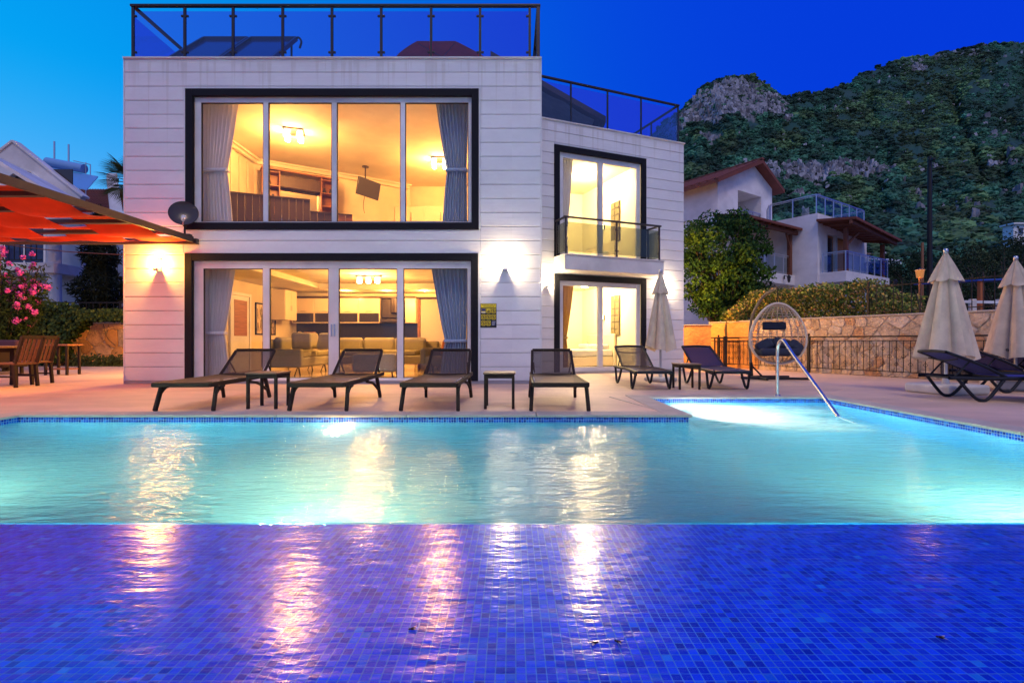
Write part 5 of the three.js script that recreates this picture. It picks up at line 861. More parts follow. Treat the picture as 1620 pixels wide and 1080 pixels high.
// ------------------------------------------------------------------ mountain
const RIDGE = [[420, 540], [700, 470], [860, 350], [960, 265], [1030, 212], [1066, 182], [1085, 163], [1098, 150], [1112, 134], [1135, 124], [1160, 119], [1192, 120], [1210, 129], [1226, 141], [1240, 151], [1252, 153], [1266, 146], [1280, 147], [1300, 144], [1320, 138], [1345, 129], [1366, 114], [1390, 106], [1415, 97], [1440, 91], [1462, 88], [1490, 79], [1515, 76], [1540, 71], [1580, 70], [1620, 67], [1700, 62], [1850, 70], [2100, 130], [2500, 260], [3000, 420], [3600, 540]];
function ridgeY(px) { for (let i = 1; i < RIDGE.length; i++) if (px <= RIDGE[i][0]) { const [a, b] = RIDGE[i - 1], [c, d] = RIDGE[i]; return lerp(b, d, (px - a) / (c - a)); } return 540; }
const D0 = 58, ridgeD = (px) => lerp(430, 640, smooth(px, 1230, 1480));
function hillTan(px, d) {
  const R = ridgeD(px), t = clamp((d - D0) / (R - D0), 0, 1), top = Math.max(0.0, (540 - ridgeY(px)) / F), edge = smooth(px, 420, 700);
  let e = lerp(0.0, top, Math.pow(t, 0.52)); if (d > R) e = top - (d - R) * 0.0011;
  const n = (fbm(px / 60, d / 40, 3, 4) - 0.5) * 0.05 * smooth(t, 0.03, 0.2) * (1 - smooth(t, 0.8, 1)), n2 = (fbm(px / 16, d / 9, 9, 3) - 0.5) * 0.013 * smooth(t, 0.05, 0.3);
  const gl = 1 - Math.abs(2 * fbm(px / 70 + d / 500, d / 420, 23, 3) - 1), gully = -0.024 * smooth(gl, 0.72, 0.98) * smooth(t, 0.05, 0.3) * (1 - smooth(t, 0.8, 1));
  return e + (n + n2 + gully) * edge;
}
const BLOBS = [[1120, 165, 34, 26, 1], [1165, 150, 45, 34, 1.1], [1215, 158, 34, 20, 1.0], [1100, 185, 22, 14, 0.8], [1125, 216, 16, 7, 0.9], [1195, 272, 40, 14, 1.0], [1275, 268, 42, 14, 1.0], [1335, 265, 48, 13, 1.05], [1390, 268, 36, 9, 0.8], [1290, 288, 24, 9, 0.8], [1250, 305, 26, 9, 0.6], [1180, 300, 22, 8, 0.6], [1440, 92, 26, 6, 0.9], [1480, 84, 30, 6, 0.6], [1530, 80, 30, 6, 0.8], [1455, 106, 22, 6, 0.7], [1600, 212, 40, 6, 0.6], [1560, 255, 60, 10, 0.45], [1470, 262, 40, 8, 0.42], [1540, 320, 34, 9, 0.45], [1440, 300, 26, 8, 0.5], [1600, 300, 30, 8, 0.5], [1250, 184, 8, 5, 0.9], [1190, 190, 14, 5, 0.6], [1350, 345, 26, 8, 0.3], [1680, 220, 60, 14, 0.7], [1060, 205, 26, 18, 0.7]];
function rocky(px, y) { let s = 0; for (const [a, b, c, d, k] of BLOBS) s = Math.max(s, k * Math.exp(-(((px - a) / c) ** 4) - ((y - b) / d) ** 4)); const n = fbm(px / 14, y / 8, 44, 3); return clamp((s * 1.25 + n * 1.2 - 1.12) * 3.2, 0, 1) * (s > 0.12 ? smooth(y - ridgeY(px), 5 * (fbm(px / 9, 0, 3) - 0.25), 12) : 0); }
{
  const nu = 420, nv = 190, pos = [], col = [], idx = [];
  for (let j = 0; j <= nv; j++) for (let i = 0; i <= nu; i++) {
    const px = i < 60 ? lerp(420, 1040, i / 60) : i < 340 ? lerp(1040, 1720, (i - 60) / 280) : lerp(1720, 3600, (i - 340) / 80), R = ridgeD(px), v = j / nv;
    const d = v < 0.86 ? D0 + (R - D0) * Math.pow(v / 0.86, 1.5) : R + (v - 0.86) / 0.14 * 420, tn = hillTan(px, d), y = 540 - tn * F, k = rocky(px, y);
    const crag = k * (fbm(px / 5, y / 12, 71, 3) - 0.5) * d * 0.012, x = (px - 810) / F * d;
    pos.push(x, Math.max(-0.5, CAM_H + tn * d - 1 + crag), -d);
    const g = 0.6 + 0.8 * fbm(px / 9, d / 8, 5, 3), veg = [0.009 * g, 0.055 * g, 0.038 * g], dry = fbm(px / 40, y / 16, 61, 3), soil = [0.045, 0.085, 0.06], m = clamp((dry - 0.6) * 3, 0, 0.25), st = 0.75 + 0.5 * fbm(px / 4, y / 9, 81, 2), rock = [0.17 * st, 0.175 * st, 0.20 * st];
    for (let c = 0; c < 3; c++) col.push(lerp(lerp(veg[c], soil[c], m), rock[c], k));
  }
  for (let j = 0; j < nv; j++) for (let i = 0; i < nu; i++) { const a = j * (nu + 1) + i; idx.push(a, a + 1, a + nu + 2, a, a + nu + 2, a + nu + 1); }
  const g = new THREE.BufferGeometry(); g.setAttribute('position', new THREE.Float32BufferAttribute(pos, 3)); g.setAttribute('color', new THREE.Float32BufferAttribute(col, 3)); g.setIndex(idx); g.computeVertexNormals();
  const m = new THREE.Mesh(g, mat([1, 1, 1], { r: 0.95, vc: true })); m.name = numbered('mountain'); m.userData.kind = 'structure'; m.receiveShadow = true; scene.add(m);
  const blob = (seed, det, sx, sy, rough) => { const b = mergeVertices(new THREE.IcosahedronGeometry(1, det).deleteAttribute('uv').deleteAttribute('normal')), p = b.attributes.position, r = rng(seed); for (let i = 0; i < p.count; i++) { const k = 1 + (r() - 0.5) * rough; p.setXYZ(i, p.getX(i) * sx * k, p.getY(i) * sy * k, p.getZ(i) * sx * k); } b.computeVertexNormals(); return b; };
  const r = rng(404), m4 = new THREE.Matrix4(), q = new THREE.Quaternion(), e = new THREE.Euler(), c = new THREE.Color(), B = [[], [], []], K = [[], []];
  for (let i = 0; i < 130000; i++) {
    const px = r() < 0.93 ? 1040 + r() * 640 : 1680 + r() * 700, R = ridgeD(px), d = D0 + 6 + (R - D0) * Math.pow(r(), 1.25), tn = hillTan(px, d), y = 540 - tn * F, k = rocky(px, y);
    if (ridgeY(px) > 420) continue;
    const cluster = fbm(px / 22, y / 11, 131, 3); if (r() < k * 0.8 || cluster < 0.27 + r() * 0.14) continue;
    const s = (0.4 + 1.5 * r() * r() * r() + (r() < 0.03 ? 1.5 : 0)) * lerp(0.8, 1.25, d / 640); B[i % 3].push([(px - 810) / F * d, CAM_H + tn * d - 1 + s * 0.3, -d, s, r() * 6.28, r(), fbm(px / 50, y / 30, 7, 2), fbm(px / 34, y / 14, 57, 4)]);
  }
  for (let i = 0; i < 34000; i++) {
    const px = 1040 + r() * 680, R = ridgeD(px), d = D0 + 30 + (R - D0 - 30) * Math.pow(r(), 0.9), tn = hillTan(px, d), y = 540 - tn * F; if (r() > rocky(px, y) * 0.75 && r() > 0.012) continue;
    const s = (0.7 + 2.3 * r() * r()) * lerp(0.7, 1.15, d / 640); K[i % 2].push([(px - 810) / F * d, CAM_H + tn * d - 1 - s * 0.2, -d, s, r() * 6.28, r(), 0]);
  }
  const inst = (name, g, m, L, tint) => { const o = new THREE.InstancedMesh(g, m, L.length); L.forEach((a, i) => { q.setFromEuler(e.set((a[5] - 0.5) * 0.4, a[4], 0)); m4.compose(V(a[0], a[1], a[2]), q, V(a[3], a[3] * (0.75 + a[5] * 0.5), a[3])); o.setMatrixAt(i, m4); o.setColorAt(i, tint(a, c)); }); o.name = numbered(name); o.userData.kind = 'stuff'; o.userData.label = name === 'hillside_scrub' ? 'dark green scrub covering the mountain slope' : 'grey rock outcrops on the mountain'; scene.add(o); };
  B.forEach((L, i) => inst('hillside_scrub', blob(50 + i, 2, 1, 0.66, 0.6), mat([1, 1, 1], { r: 0.9, flat: true }), L, (a, c) => { const k = (0.35 + a[5] * 1.0) * (0.7 + 0.6 * ((a[4] * 5.7) % 1)) * (0.45 + 1.1 * smooth(a[7], 0.32, 0.68)); return a[6] > 0.55 ? c.setRGB(0.075 * k, 0.150 * k, 0.055 * k) : c.setRGB(0.032 * k, 0.115 * k, 0.062 * k); }));
  K.forEach((L, i) => inst('hillside_rock', blob(70 + i, 1, 0.7, 1.5, 0.8), mat([1, 1, 1], { r: 0.95, flat: true }), L, (a, c) => { const k = 0.25 + 1.0 * ((a[5] * 7.3) % 1); return c.setRGB(0.30 * k, 0.30 * k, 0.33 * k); }));
}

// ------------------------------------------------------------------ neighbour house on the right
{
  const O = V(15.83, 0, -26), e1 = V(0.823, 0, -0.567), e2 = V(-0.567, 0, -0.823), HM = new THREE.Matrix4().makeBasis(e1, V(0, 1, 0), e2.clone().negate()).setPosition(O);   // local x = e1, z = -e2 (towards us)
  const h = thing('neighbour_house', 'white neighbour house with red gable roof and glass balconies below the mountain', 'house');
  const P = (n, list, m, parent = h) => part(n, join([].concat(list).map((g) => clean(g).applyMatrix4(HM))), m, parent);
  const S = span, w = mat([0.90, 0.86, 0.85], { r: 0.85, map: 'mottle', size: 3, bump: 'fine', bsize: 0.8, bs: 0.003 });
  // terrace block: x 0..6, z -2.6..0 ; left wing x -4.5..0, z -6..-2.4 ; tower x -3.4..2.1, z -12..-3.5
  P('wall', [S(0, 0.25, -0.3, 7.5, -2.6, 0), S(0.25, 1.0, -0.3, 7.5, -0.25, 0), S(1.0, 3.6, 6.55, 7.5, -0.25, 0), S(3.6, 6, -0.3, 7.5, -0.25, 0), S(1.0, 3.6, -0.3, 4.38, -0.25, 0), S(5.75, 6, -0.3, 7.5, -2.6, -0.25), S(0.25, 5.75, 7.1, 7.38, -7.5, -0.25), S(0, 6, -0.3, 7.5, -7.75, -7.5), S(5.75, 6, -0.3, 7.5, -7.5, -2.6)], w);
  P('wall', [S(-4.8, 0, -0.3, 7.2, -2.9, -2.6)], w);
  // gable tower with a loggia
  const gw = (x0, x1, y0, y1) => S(x0, x1, y0, y1, -3.8, -3.5), sh = new THREE.Shape([[-3.4, 9.3], [-3.4, 9.5], [0.2, 10.95], [2.1, 9.98], [2.1, 9.3]].map(([x, y]) => new THREE.Vector2(x, y)));
  P('wall', [gw(-3.4, -1.5, -0.3, 9.3), gw(0.9, 2.1, -0.3, 9.3), gw(-1.5, 0.9, -0.3, 7.3), new THREE.ExtrudeGeometry(sh, { depth: 0.3, bevelEnabled: false }).translate(0, 0, -3.8), S(-3.4, -3.15, -0.3, 9.4, -13, -3.8), S(1.85, 2.1, -0.3, 9.9, -13, -3.8), S(-1.6, -1.5, 7.2, 9.3, -5.2, -3.8), S(0.9, 1.0, 7.2, 9.3, -5.2, -3.8), S(-1.6, 1.0, 7.2, 9.6, -5.4, -5.2), S(-1.5, 0.9, 7.1, 7.299, -5.2, -3.8), S(-1.5, 0.9, 9.301, 9.4, -5.2, -3.8)], w);
  const dr = P('balcony_door', [S(-1.2, -0.3, 7.3, 9.0, -5.19, -5.14)], M.pvc); P('pane', [S(-1.1, -0.4, 7.4, 8.9, -5.139, -5.13)], M.darkGlass, dr);
  const roof = P('roof', [quadSlab(V(-4.1, 9.35, -3.0), V(0.2, 11.2, -3.0), V(0.2, 11.2, -13.4), V(-4.1, 9.35, -13.4), 0.2), quadSlab(V(0.201, 11.2, -3.0), V(2.6, 9.9, -3.0), V(2.6, 9.9, -13.4), V(0.201, 11.2, -13.4), 0.2)], M.roofTile);
  for (let i = 0; i < 22; i++) { const z = -3.2 - i * 0.48; P('roof_tile_course', [bar(V(-4.1, 9.385, z), V(0.2, 11.235, z), 0.16, 0.06, 0.02), bar(V(0.2, 11.235, z), V(2.6, 9.935, z), 0.16, 0.06, 0.02)], M.roofTile, roof); }
  P('ridge', [bar(V(0.2, 11.25, -2.98), V(0.2, 11.25, -13.4), 0.25, 0.12, 0.03)], M.roofTile, roof);
  // balconies
  const rail = (name, pts, y, n) => {
    const b = P(name, pts.slice(1).map((p, i) => bar(V(pts[i][0], y + 1.0, pts[i][1]), V(p[0], y + 1.0, p[1]), 0.05, 0.05, 0.01)), M.railSteel);
    for (let i = 0; i < pts.length - 1; i++) { const [a, c] = [pts[i], pts[i + 1]], k = n[i]; for (let j = i ? 1 : 0; j <= k; j++) { const x = lerp(a[0], c[0], j / k), z = lerp(a[1], c[1], j / k); P('post', [S(x - 0.025, x + 0.025, y, y + 0.99, z - 0.025, z + 0.025, 0.006)], M.railSteel, b); }
      for (let j = 0; j < k; j++) P('pane', [bar(V(lerp(a[0], c[0], (j + 0.08) / k), y + 0.5, lerp(a[1], c[1], (j + 0.08) / k)), V(lerp(a[0], c[0], (j + 0.92) / k), y + 0.5, lerp(a[1], c[1], (j + 0.92) / k)), 0.012, 0.74)], M.clearRail, b);
      P('rod', [bar(V(a[0], y + 0.92, a[1]), V(c[0], y + 0.92, c[1]), 0.02, 0.02)], M.railSteel, b); }
  };
  P('balcony', [S(0.1, 5.5, 3.85, 4.38, 0.001, 1.3, 0.02), S(-4.8, -0.001, 3.85, 4.38, -2.599, -1.15, 0.02)], w);
  rail('balcony_railing', [[0.2, 0.15], [0.2, 1.22], [5.42, 1.22], [5.42, 0.15]], 4.38, [1, 6, 1]); rail('balcony_railing', [[-4.6, -1.25], [-0.1, -1.25]], 4.38, [5]); rail('terrace_railing', [[0.08, -2.5], [0.08, -0.1], [5.9, -0.1], [5.9, -2.5]], 7.5, [2, 6, 2]); rail('loggia_railing', [[-1.5, -3.55], [0.9, -3.55]], 7.3, [3]); rail('terrace_railing', [[1.0, -3.2], [0.12, -2.6]], 7.5, [1]);
  for (const [a, b] of [[1.05, 1.95], [2.2, 3.55]]) { const d = P('window', [S(a, b, 4.4, 6.5, -0.15, -0.1)], M.wood); P('pane', [S(a + 0.12, b - 0.12, 4.5, 6.4, -0.099, -0.09)], a < 2 ? M.darkGlass : mat([0.5, 0.2, 0.06], { r: 0.5 }), d); P('frame', [S(a - 0.08, a, 4.39, 6.55, -0.2, 0.02), S(b, b + 0.08, 4.39, 6.55, -0.2, 0.02)], M.pvc, d); }
  const d2 = P('balcony_door', [S(-3.2, -2.2, 4.39, 6.4, -2.599, -2.55)], M.wood); P('pane', [S(-3.1, -2.3, 4.5, 6.3, -2.549, -2.54)], M.darkGlass, d2);
  // timber pergola roofs with posts, braces and rafters
  const pg = P('pergola_roof', [quadSlab(V(-0.2, 6.92, 1.85), V(5.6, 6.45, 1.85), V(5.6, 6.75, 0.02), V(-0.2, 7.15, 0.02), 0.12)], M.roofTile);
  P('beam', [bar(V(-0.2, 6.72, 1.6), V(5.5, 6.26, 1.6), 0.14, 0.2, 0.02), bar(V(0.4, 6.68, 1.6), V(0.4, 6.95, 0.1), 0.1, 0.14, 0.02), bar(V(5.3, 6.3, 1.6), V(5.3, 6.6, 0.1), 0.1, 0.14, 0.02)], M.pergola, pg);
  for (let i = 0; i < 9; i++) { const x = 0.1 + i * 0.65; P('rafter', [bar(V(x, 6.79 - x * 0.081 + 0.02, 1.8), V(x, 7.03 - x * 0.07 - 0.02, 0.05), 0.07, 0.1, 0.01)], M.pergola, pg); }
  for (const x of [0.55, 5.1]) { P('post', [S(x - 0.1, x + 0.1, 4.381, 6.62 - x * 0.08, 1.0, 1.19, 0.02)], M.pergola, pg); P('brace', [bar(V(x + 0.08, 5.75, 1.1), V(x + (x < 3 ? 0.7 : -0.7), 6.45 - x * 0.08 + (x < 3 ? -0.02 : 0.05), 1.4), 0.09, 0.09, 0.01)], M.pergola, pg); }
  const pl = P('pergola_roof', [quadSlab(V(-5.2, 6.85, -0.75), V(0.35, 6.85, -0.75), V(0.35, 7.25, -2.58), V(-5.2, 7.25, -2.58), 0.12)], M.roofTile);
  P('beam', [bar(V(-5.1, 6.62, -1.05), V(0.3, 6.62, -1.05), 0.14, 0.2, 0.02)], M.pergola, pl); P('post', [S(-0.45, -0.25, 4.381, 6.55, -1.35, -1.15, 0.02)], M.pergola, pl); for (let i = 0; i < 9; i++) P('rafter', [bar(V(-5 + i * 0.65, 6.72, -0.8), V(-5 + i * 0.65, 7.09, -2.55), 0.07, 0.1, 0.01)], M.pergola, pl); P('brace', [bar(V(-0.4, 5.8, -1.2), V(-1.0, 6.52, -1.1), 0.09, 0.09, 0.01)], M.pergola, pl);
  // lanterns under the balconies
  for (const [x, z, l] of [[-3.7, -1.1, 'unlit black lantern on the balcony front beside the tree'], [-1.2, -1.1, 'unlit black lantern on the balcony front left of the blue wall corner'], [5.55, 1.32, 'unlit black lantern at the right end of the lower balcony']]) {
    const p = V(x, 4.15, z).applyMatrix4(HM), o = thing('lantern', l, 'lantern', [p.x, p.y, p.z], Math.atan2(-e2.x, -e2.z));
    part('bracket', [bar(V(0, 0.1, 0), V(0, 0.14, 0.24), 0.025, 0.03), box(0.08, 0.2, 0.02, 0, 0.05, 0.011)], M.iron, o); part('body', [new THREE.CylinderGeometry(0.1, 0.07, 0.24, 6).translate(0, -0.08, 0.24)], M.darkGlass, o); part('cap', [new THREE.ConeGeometry(0.13, 0.12, 6).translate(0, 0.1, 0.24), new THREE.CylinderGeometry(0.03, 0.06, 0.05, 6).translate(0, -0.22, 0.24)], M.iron, o);
  }
}

// ------------------------------------------------------------------ trees and shrubs
const GREEN = [[0.045, 0.085, 0.022], [0.06, 0.10, 0.025], [0.035, 0.07, 0.02], [0.08, 0.115, 0.03]];
{
  const o = thing('round_tufted_tree', 'dense dark green tree with rounded leaf tufts beside the right wing', 'tree', [7.75, -0.2, -18.4]), r = rng(12), L = [], limbs = [];
  const tufts = [];
  for (let i = 0; i < 95; i++) { const d = dirIn(r), k = 0.55 + 0.45 * Math.cbrt(r()), c = V(d.x * 1.4 * k - 0.1, 3.75 + d.y * 1.95 * k, d.z * 1.35 * k); if (c.y < 1.9 && Math.hypot(c.x, c.z) > 1.2) continue; tufts.push([c, 0.34 + 0.22 * r()]); }
  for (const [c, rad] of tufts) {
    const n = 170, tint = r() < 0.25 ? [0.075, 0.16, 0.02] : r() < 0.5 ? [0.045, 0.115, 0.02] : [0.022, 0.07, 0.02];
    for (let i = 0; i < n; i++) { const d = dirIn(r); d.y = Math.abs(d.y) * 0.95 - 0.25 + 0.1 * r(); d.normalize(); const k = 0.72 + 0.3 * r(); const j = 0.7 + r() * 0.7; L.push({ p: c.clone().addScaledVector(d, rad * k), n: d.clone().add(dirIn(r).multiplyScalar(0.8)).normalize(), s: 0.11 + 0.07 * r(), w: 0.26, c: tint.map((x) => x * j) }); }
    limbs.push(rod(V(c.x * 0.2, Math.max(1.2, c.y * 0.55), c.z * 0.2), c, 0.035, 5, 0.012));
  }
  part('trunk', [rod(V(0, 0, 0), V(0.05, 2.4, 0.05), 0.16, 10, 0.1), ...limbs], M.bark, o);
  leafPart('crown', L, r, GREEN, M.leaf, o);
}
{
  const o = thing('flowering_hedge', 'yellow-flecked climbing hedge spilling over the garden walls', 'hedge'), r = rng(66), L = [], stems = [];
  for (let i = 0; i < 16500; i++) {
    const t = r(), left = t < 0.22; let c;
    if (left) { const x = lerp(7.0, 8.3, r()); c = V(x, 0, -16.35 + (r() - 0.5) * 0.8); const top = lerp(1.85, 2.5, smooth(x, 7.0, 8.1)), bot = lerp(1.6, 1.25, smooth(x, 7.0, 7.8)); c.y = lerp(bot, top, r()) + 0.12 * (fbm(x * 3, 0, 5) - 0.5); }
    else { const s = 0.8 + (t - 0.22) / 0.78 * 4.3, p = WA.clone().addScaledVector(WD, s).addScaledVector(WNn, -0.75 + (r() - 0.5) * 1.0), top = 2.42 - 0.5 * smooth(s, 3.9, 5.1) + 0.3 * (fbm(s * 2.2, 0, 8) - 0.5); c = V(p.x, lerp(1.35, top, Math.pow(r(), 0.75)), p.z); }
    const hole = fbm(c.x * 2.3, c.y * 2.6, 12, 3); if (hole < 0.36) continue;
    const y = r(), k = y < 0.2 ? [0.66, 0.50, 0.14] : y < 0.45 ? [0.30, 0.30, 0.06] : [0.09, 0.13, 0.03];
    L.push({ p: c, n: V(r() - 0.5, r() * 0.8, r() + 0.1).normalize(), s: 0.055 + 0.035 * r(), w: 0.4, c: k.map((v) => v * (0.7 + 0.6 * r())) });
  }
  for (let i = 0; i < 14; i++) { const a = V(7.05, 1.5, -16.3), s = 0.8 + i * 0.36, p = WA.clone().addScaledVector(WD, s).addScaledVector(WNn, -0.7); stems.push(tube([i < 3 ? a : V(p.x, 0, p.z), V((i < 3 ? a.x + 0.4 : p.x + 0.1), 1.5, i < 3 ? -16.4 : p.z), V(p.x + 0.2 * (r() - 0.5), 2.1, p.z)], 0.015, 5)); }
  part('trunk', [tube([V(7.0, -0.2, -16.35), V(7.03, 0.7, -16.33), V(6.98, 1.3, -16.36), V(7.2, 1.9, -16.35)], 0.055, 8), ...stems], M.bark, o);
  leafPart('foliage', L, r, GREEN, M.leaf, o);
}
function looseTree(label, x, y, z, h, w, n, seed, tints, leafS, name = 'olive_tree') {
  const o = thing(name, label, 'tree', [x, y, z]), r = rng(seed), L = [], limbs = [], clumps = [];
  for (let i = 0; i < 34; i++) { const d = dirIn(r), k = 0.35 + 0.65 * Math.cbrt(r()); clumps.push([V(d.x * w * k, h * 0.62 + d.y * h * 0.36 * k, d.z * w * k), w * (0.2 + 0.2 * r())]); }
  for (const [c, rad] of clumps) { const t = tints[Math.floor(r() * tints.length)]; for (let i = 0; i < n / 34; i++) { const d = dirIn(r), k = Math.cbrt(r()), j = 0.6 + 0.8 * r(); L.push({ p: c.clone().addScaledVector(d, rad * k), n: dirIn(r), s: leafS * (0.7 + 0.6 * r()), w: 0.3, c: t.map((v) => v * j) }); } limbs.push(rod(V(c.x * 0.15, h * 0.3, c.z * 0.15), c, h * 0.01, 5, h * 0.004)); }
  part('trunk', [rod(V(0, 0, 0), V(0, h * 0.4, 0), h * 0.03, 8, h * 0.018), ...limbs], M.bark, o); leafPart('crown', L, r, GREEN, M.leaf, o); return o;
}
const OLIVE = [[0.03, 0.05, 0.02], [0.045, 0.06, 0.025], [0.02, 0.038, 0.018], [0.06, 0.075, 0.03]];
[[1590, 452, 36, 8.2, 5.2, 'broad dark tree behind the right-hand parasols, highest of its row'], [1530, 455, 40, 6.4, 4.0, 'dark bushy tree right of the tall utility pole'], [1665, 455, 40, 8, 5.2, 'dark tree at the far right edge below the white hillside house'], [1425, 462, 46, 5.4, 3.6, 'dark tree left of the utility pole behind the lantern post'], [1368, 462, 60, 6.4, 4.6, 'tree behind the right end of the neighbour balcony'], [1485, 440, 62, 7, 5, 'tree on the low slope straight behind the utility pole'], [1560, 425, 85, 7.5, 5.6, 'tree below the white house on the hillside'], [1440, 440, 80, 7, 5.5, 'small grey-green tree at the foot of the slope'], [1330, 440, 75, 7, 5.4, 'tree showing above the neighbour roof terrace rail'], [1640, 410, 95, 7.5, 6, 'tree just under the white hillside house at the picture edge']].forEach(([px, , d, h, w, l], i) => looseTree(l, (px - 810) / F * d, -0.4 + (d > D0 ? CAM_H + hillTan(px, d) * d - 1 : 0), -d, h, w, 4200, 200 + i, OLIVE, 0.05 + d * 0.0042));
{
  const o = thing('pink_oleander', 'oleander shrub with bright pink flowers at the left edge', 'shrub', [-14.6, -0.2, -14.3]), r = rng(88), L = [], Fl = [], st = [];
  for (let i = 0; i < 30; i++) {
    const a = r() * 6.28, k = Math.sqrt(r()) * 1.15, tip = V(Math.cos(a) * k, 1.9 + r() * 2.1 - k * 0.5, Math.sin(a) * k * 0.8); st.push(tube([V(tip.x * 0.15, 0, tip.z * 0.15), V(tip.x * 0.5, tip.y * 0.55, tip.z * 0.5), tip], 0.014, 5));
    for (let j = 0; j < 260; j++) { const f = 0.3 + 0.65 * r(), p = V(tip.x * f, tip.y * f, tip.z * f).add(dirIn(r).multiplyScalar(0.26)); const g = 0.7 + 0.6 * r(); L.push({ p, n: dirIn(r), s: 0.13 + 0.07 * r(), w: 0.14, c: [0.035 * g, 0.065 * g, 0.018 * g] }); }
    if (r() < 0.9) for (let q = 0; q < 4; q++) { const c = tip.clone().add(dirIn(r).multiplyScalar(0.34)); c.z += 0.15; const big = 0.04 + 0.08 * r(); for (let j = 0; j < 30; j++) { const d = dirIn(r), g = 0.7 + 0.5 * r(); Fl.push({ p: c.clone().addScaledVector(d, big * r()), n: d, s: 0.045 + 0.035 * r(), w: 0.55, c: [0.85 * g, 0.16 * g, 0.56 * g] }); } }
  }
  part('stem', st, M.bark, o); leafPart('foliage', L, r, GREEN, M.leaf, o); leafPart('blossom', Fl, r, GREEN, M.leaf, o);
}
{
  const o = thing('ivy', 'green ivy hanging over the left garden wall beneath the oleander', 'ivy'), r = rng(99), L = [];
  for (let i = 0; i < 9500; i++) {
    const x = lerp(-18.6, -13.2, r()), lim = x < -15.3 ? 0.15 : lerp(0.9, 1.6, smooth(x, -15.3, -14.4)), top = lerp(2.3, 1.75, smooth(x, -17, -13.6)) + 0.35 * (fbm(x * 1.7, 0, 6) - 0.3); const y = lerp(lim, top, r());
    if (fbm(x * 2, y * 2.2, 19, 3) < 0.34) continue; const k = r() < 0.25 ? [0.09, 0.12, 0.025] : [0.035, 0.065, 0.018], j = 0.6 + 0.7 * r();
    L.push({ p: V(x, y, -17.55 + r() * 0.55), n: V(r() - 0.5, r() * 0.6, 1).normalize(), s: 0.09 + 0.06 * r(), w: 0.5, c: k.map((v) => v * j) });
  }
  for (let i = 0; i < 900; i++) { const x = lerp(-15.2, -13.2, r()), y = 0.02 + 0.42 * r() * r(); L.push({ p: V(x, y, -17.4 + r() * 0.35), n: V(r() - 0.5, 0.6, 1).normalize(), s: 0.10 + 0.06 * r(), w: 0.25, c: [0.05, 0.065, 0.02] }); }
  part('stem', [tube([V(-15.2, 0, -17.5), V(-15.6, 1.0, -17.5), V(-16.2, 1.9, -17.55)], 0.03, 6), tube([V(-14.3, 1.5, -17.55), V(-14.2, 1.0, -17.6), V(-13.9, 0.7, -17.6)], 0.012, 5)], M.bark, o); leafPart('foliage', L, r, GREEN, M.leaf, o);
}
{
  const o = thing('conifer', 'dark feathery conifer standing left of the villa', 'tree', [-18.2, -0.3, -22.2]), r = rng(111), L = [];
  for (let i = 0; i < 9000; i++) { const v = Math.pow(r(), 0.7), y = 0.8 + 6.2 * (1 - v), w = 1.75 * Math.pow(v, 0.75) * (0.75 + 0.25 * Math.sin(y * 4)), a = r() * 6.28, k = Math.sqrt(r()); const j = 0.6 + 0.8 * r(); L.push({ p: V(Math.cos(a) * w * k, y, Math.sin(a) * w * k), n: dirIn(r), s: 0.2 + 0.14 * r(), w: 0.12, c: [0.016 * j, 0.026 * j, 0.018 * j] }); }
  part('trunk', [rod(V(0, 0, 0), V(0, 6.6, 0), 0.14, 8, 0.03)], M.bark, o); leafPart('crown', L, r, GREEN, M.leaf, o);
}
{
  const o = thing('palm_tree', 'palm with fan fronds just showing left of the villa wall', 'palm', [-15.0, -0.3, -20]), r = rng(122), T = V(0, 7.45, 0);
  part('trunk', [tube([V(0.1, 0, 0), V(0.05, 3, 0), V(-0.05, 5.6, 0.05), T], 0.14, 9)], M.bark, o);
  for (let f = 0; f < 22; f++) {
    const a = f * 2.4, el = 0.95 - (f / 22) * 1.7, dir = V(Math.cos(a) * Math.cos(el), Math.sin(el), Math.sin(a) * Math.cos(el)), hub = T.clone().addScaledVector(dir, 0.55), side = dir.clone().cross(V(0, 1, 0)).normalize(), up = side.clone().cross(dir).normalize(), L = [];
    for (let i = 0; i < 26; i++) { const t = (i / 25 - 0.5) * 2.5, d = dir.clone().multiplyScalar(Math.cos(t)).addScaledVector(side, Math.sin(t)).addScaledVector(up, -0.12 * Math.abs(t)).normalize(), len = 0.62 + 0.2 * Math.cos(t) + 0.08 * r(); const nn = up.clone().addScaledVector(side, 0.3 * (r() - 0.5)).normalize(), w = d.clone().cross(nn).normalize(); L.push([hub, d, len, w]); }
    const pos = [], col = []; for (const [h, d, len, w] of L) { const m = h.clone().addScaledVector(d, len * 0.6), tip = h.clone().addScaledVector(d, len).add(V(0, -0.09, 0)), A = m.clone().addScaledVector(w, 0.022), B = m.clone().addScaledVector(w, -0.022); for (const p of [h, A, B, A, tip, B]) { pos.push(p.x, p.y, p.z); const j = 0.8 + 0.3 * r(); col.push(0.035 * j, 0.055 * j, 0.018 * j); } }
    const g = new THREE.BufferGeometry(); g.setAttribute('position', new THREE.Float32BufferAttribute(pos, 3)); g.setAttribute('color', new THREE.Float32BufferAttribute(col, 3)); g.computeVertexNormals();
    const m = new THREE.Mesh(mergeGeometries([g, (() => { const q = clean(rod(T, hub, 0.018, 5)); q.setAttribute('color', new THREE.Float32BufferAttribute(new Array(q.attributes.position.count * 3).fill(0.05), 3)); return q; })()]), M.leaf); m.name = 'frond'; m.castShadow = true; o.add(m);
  }
}

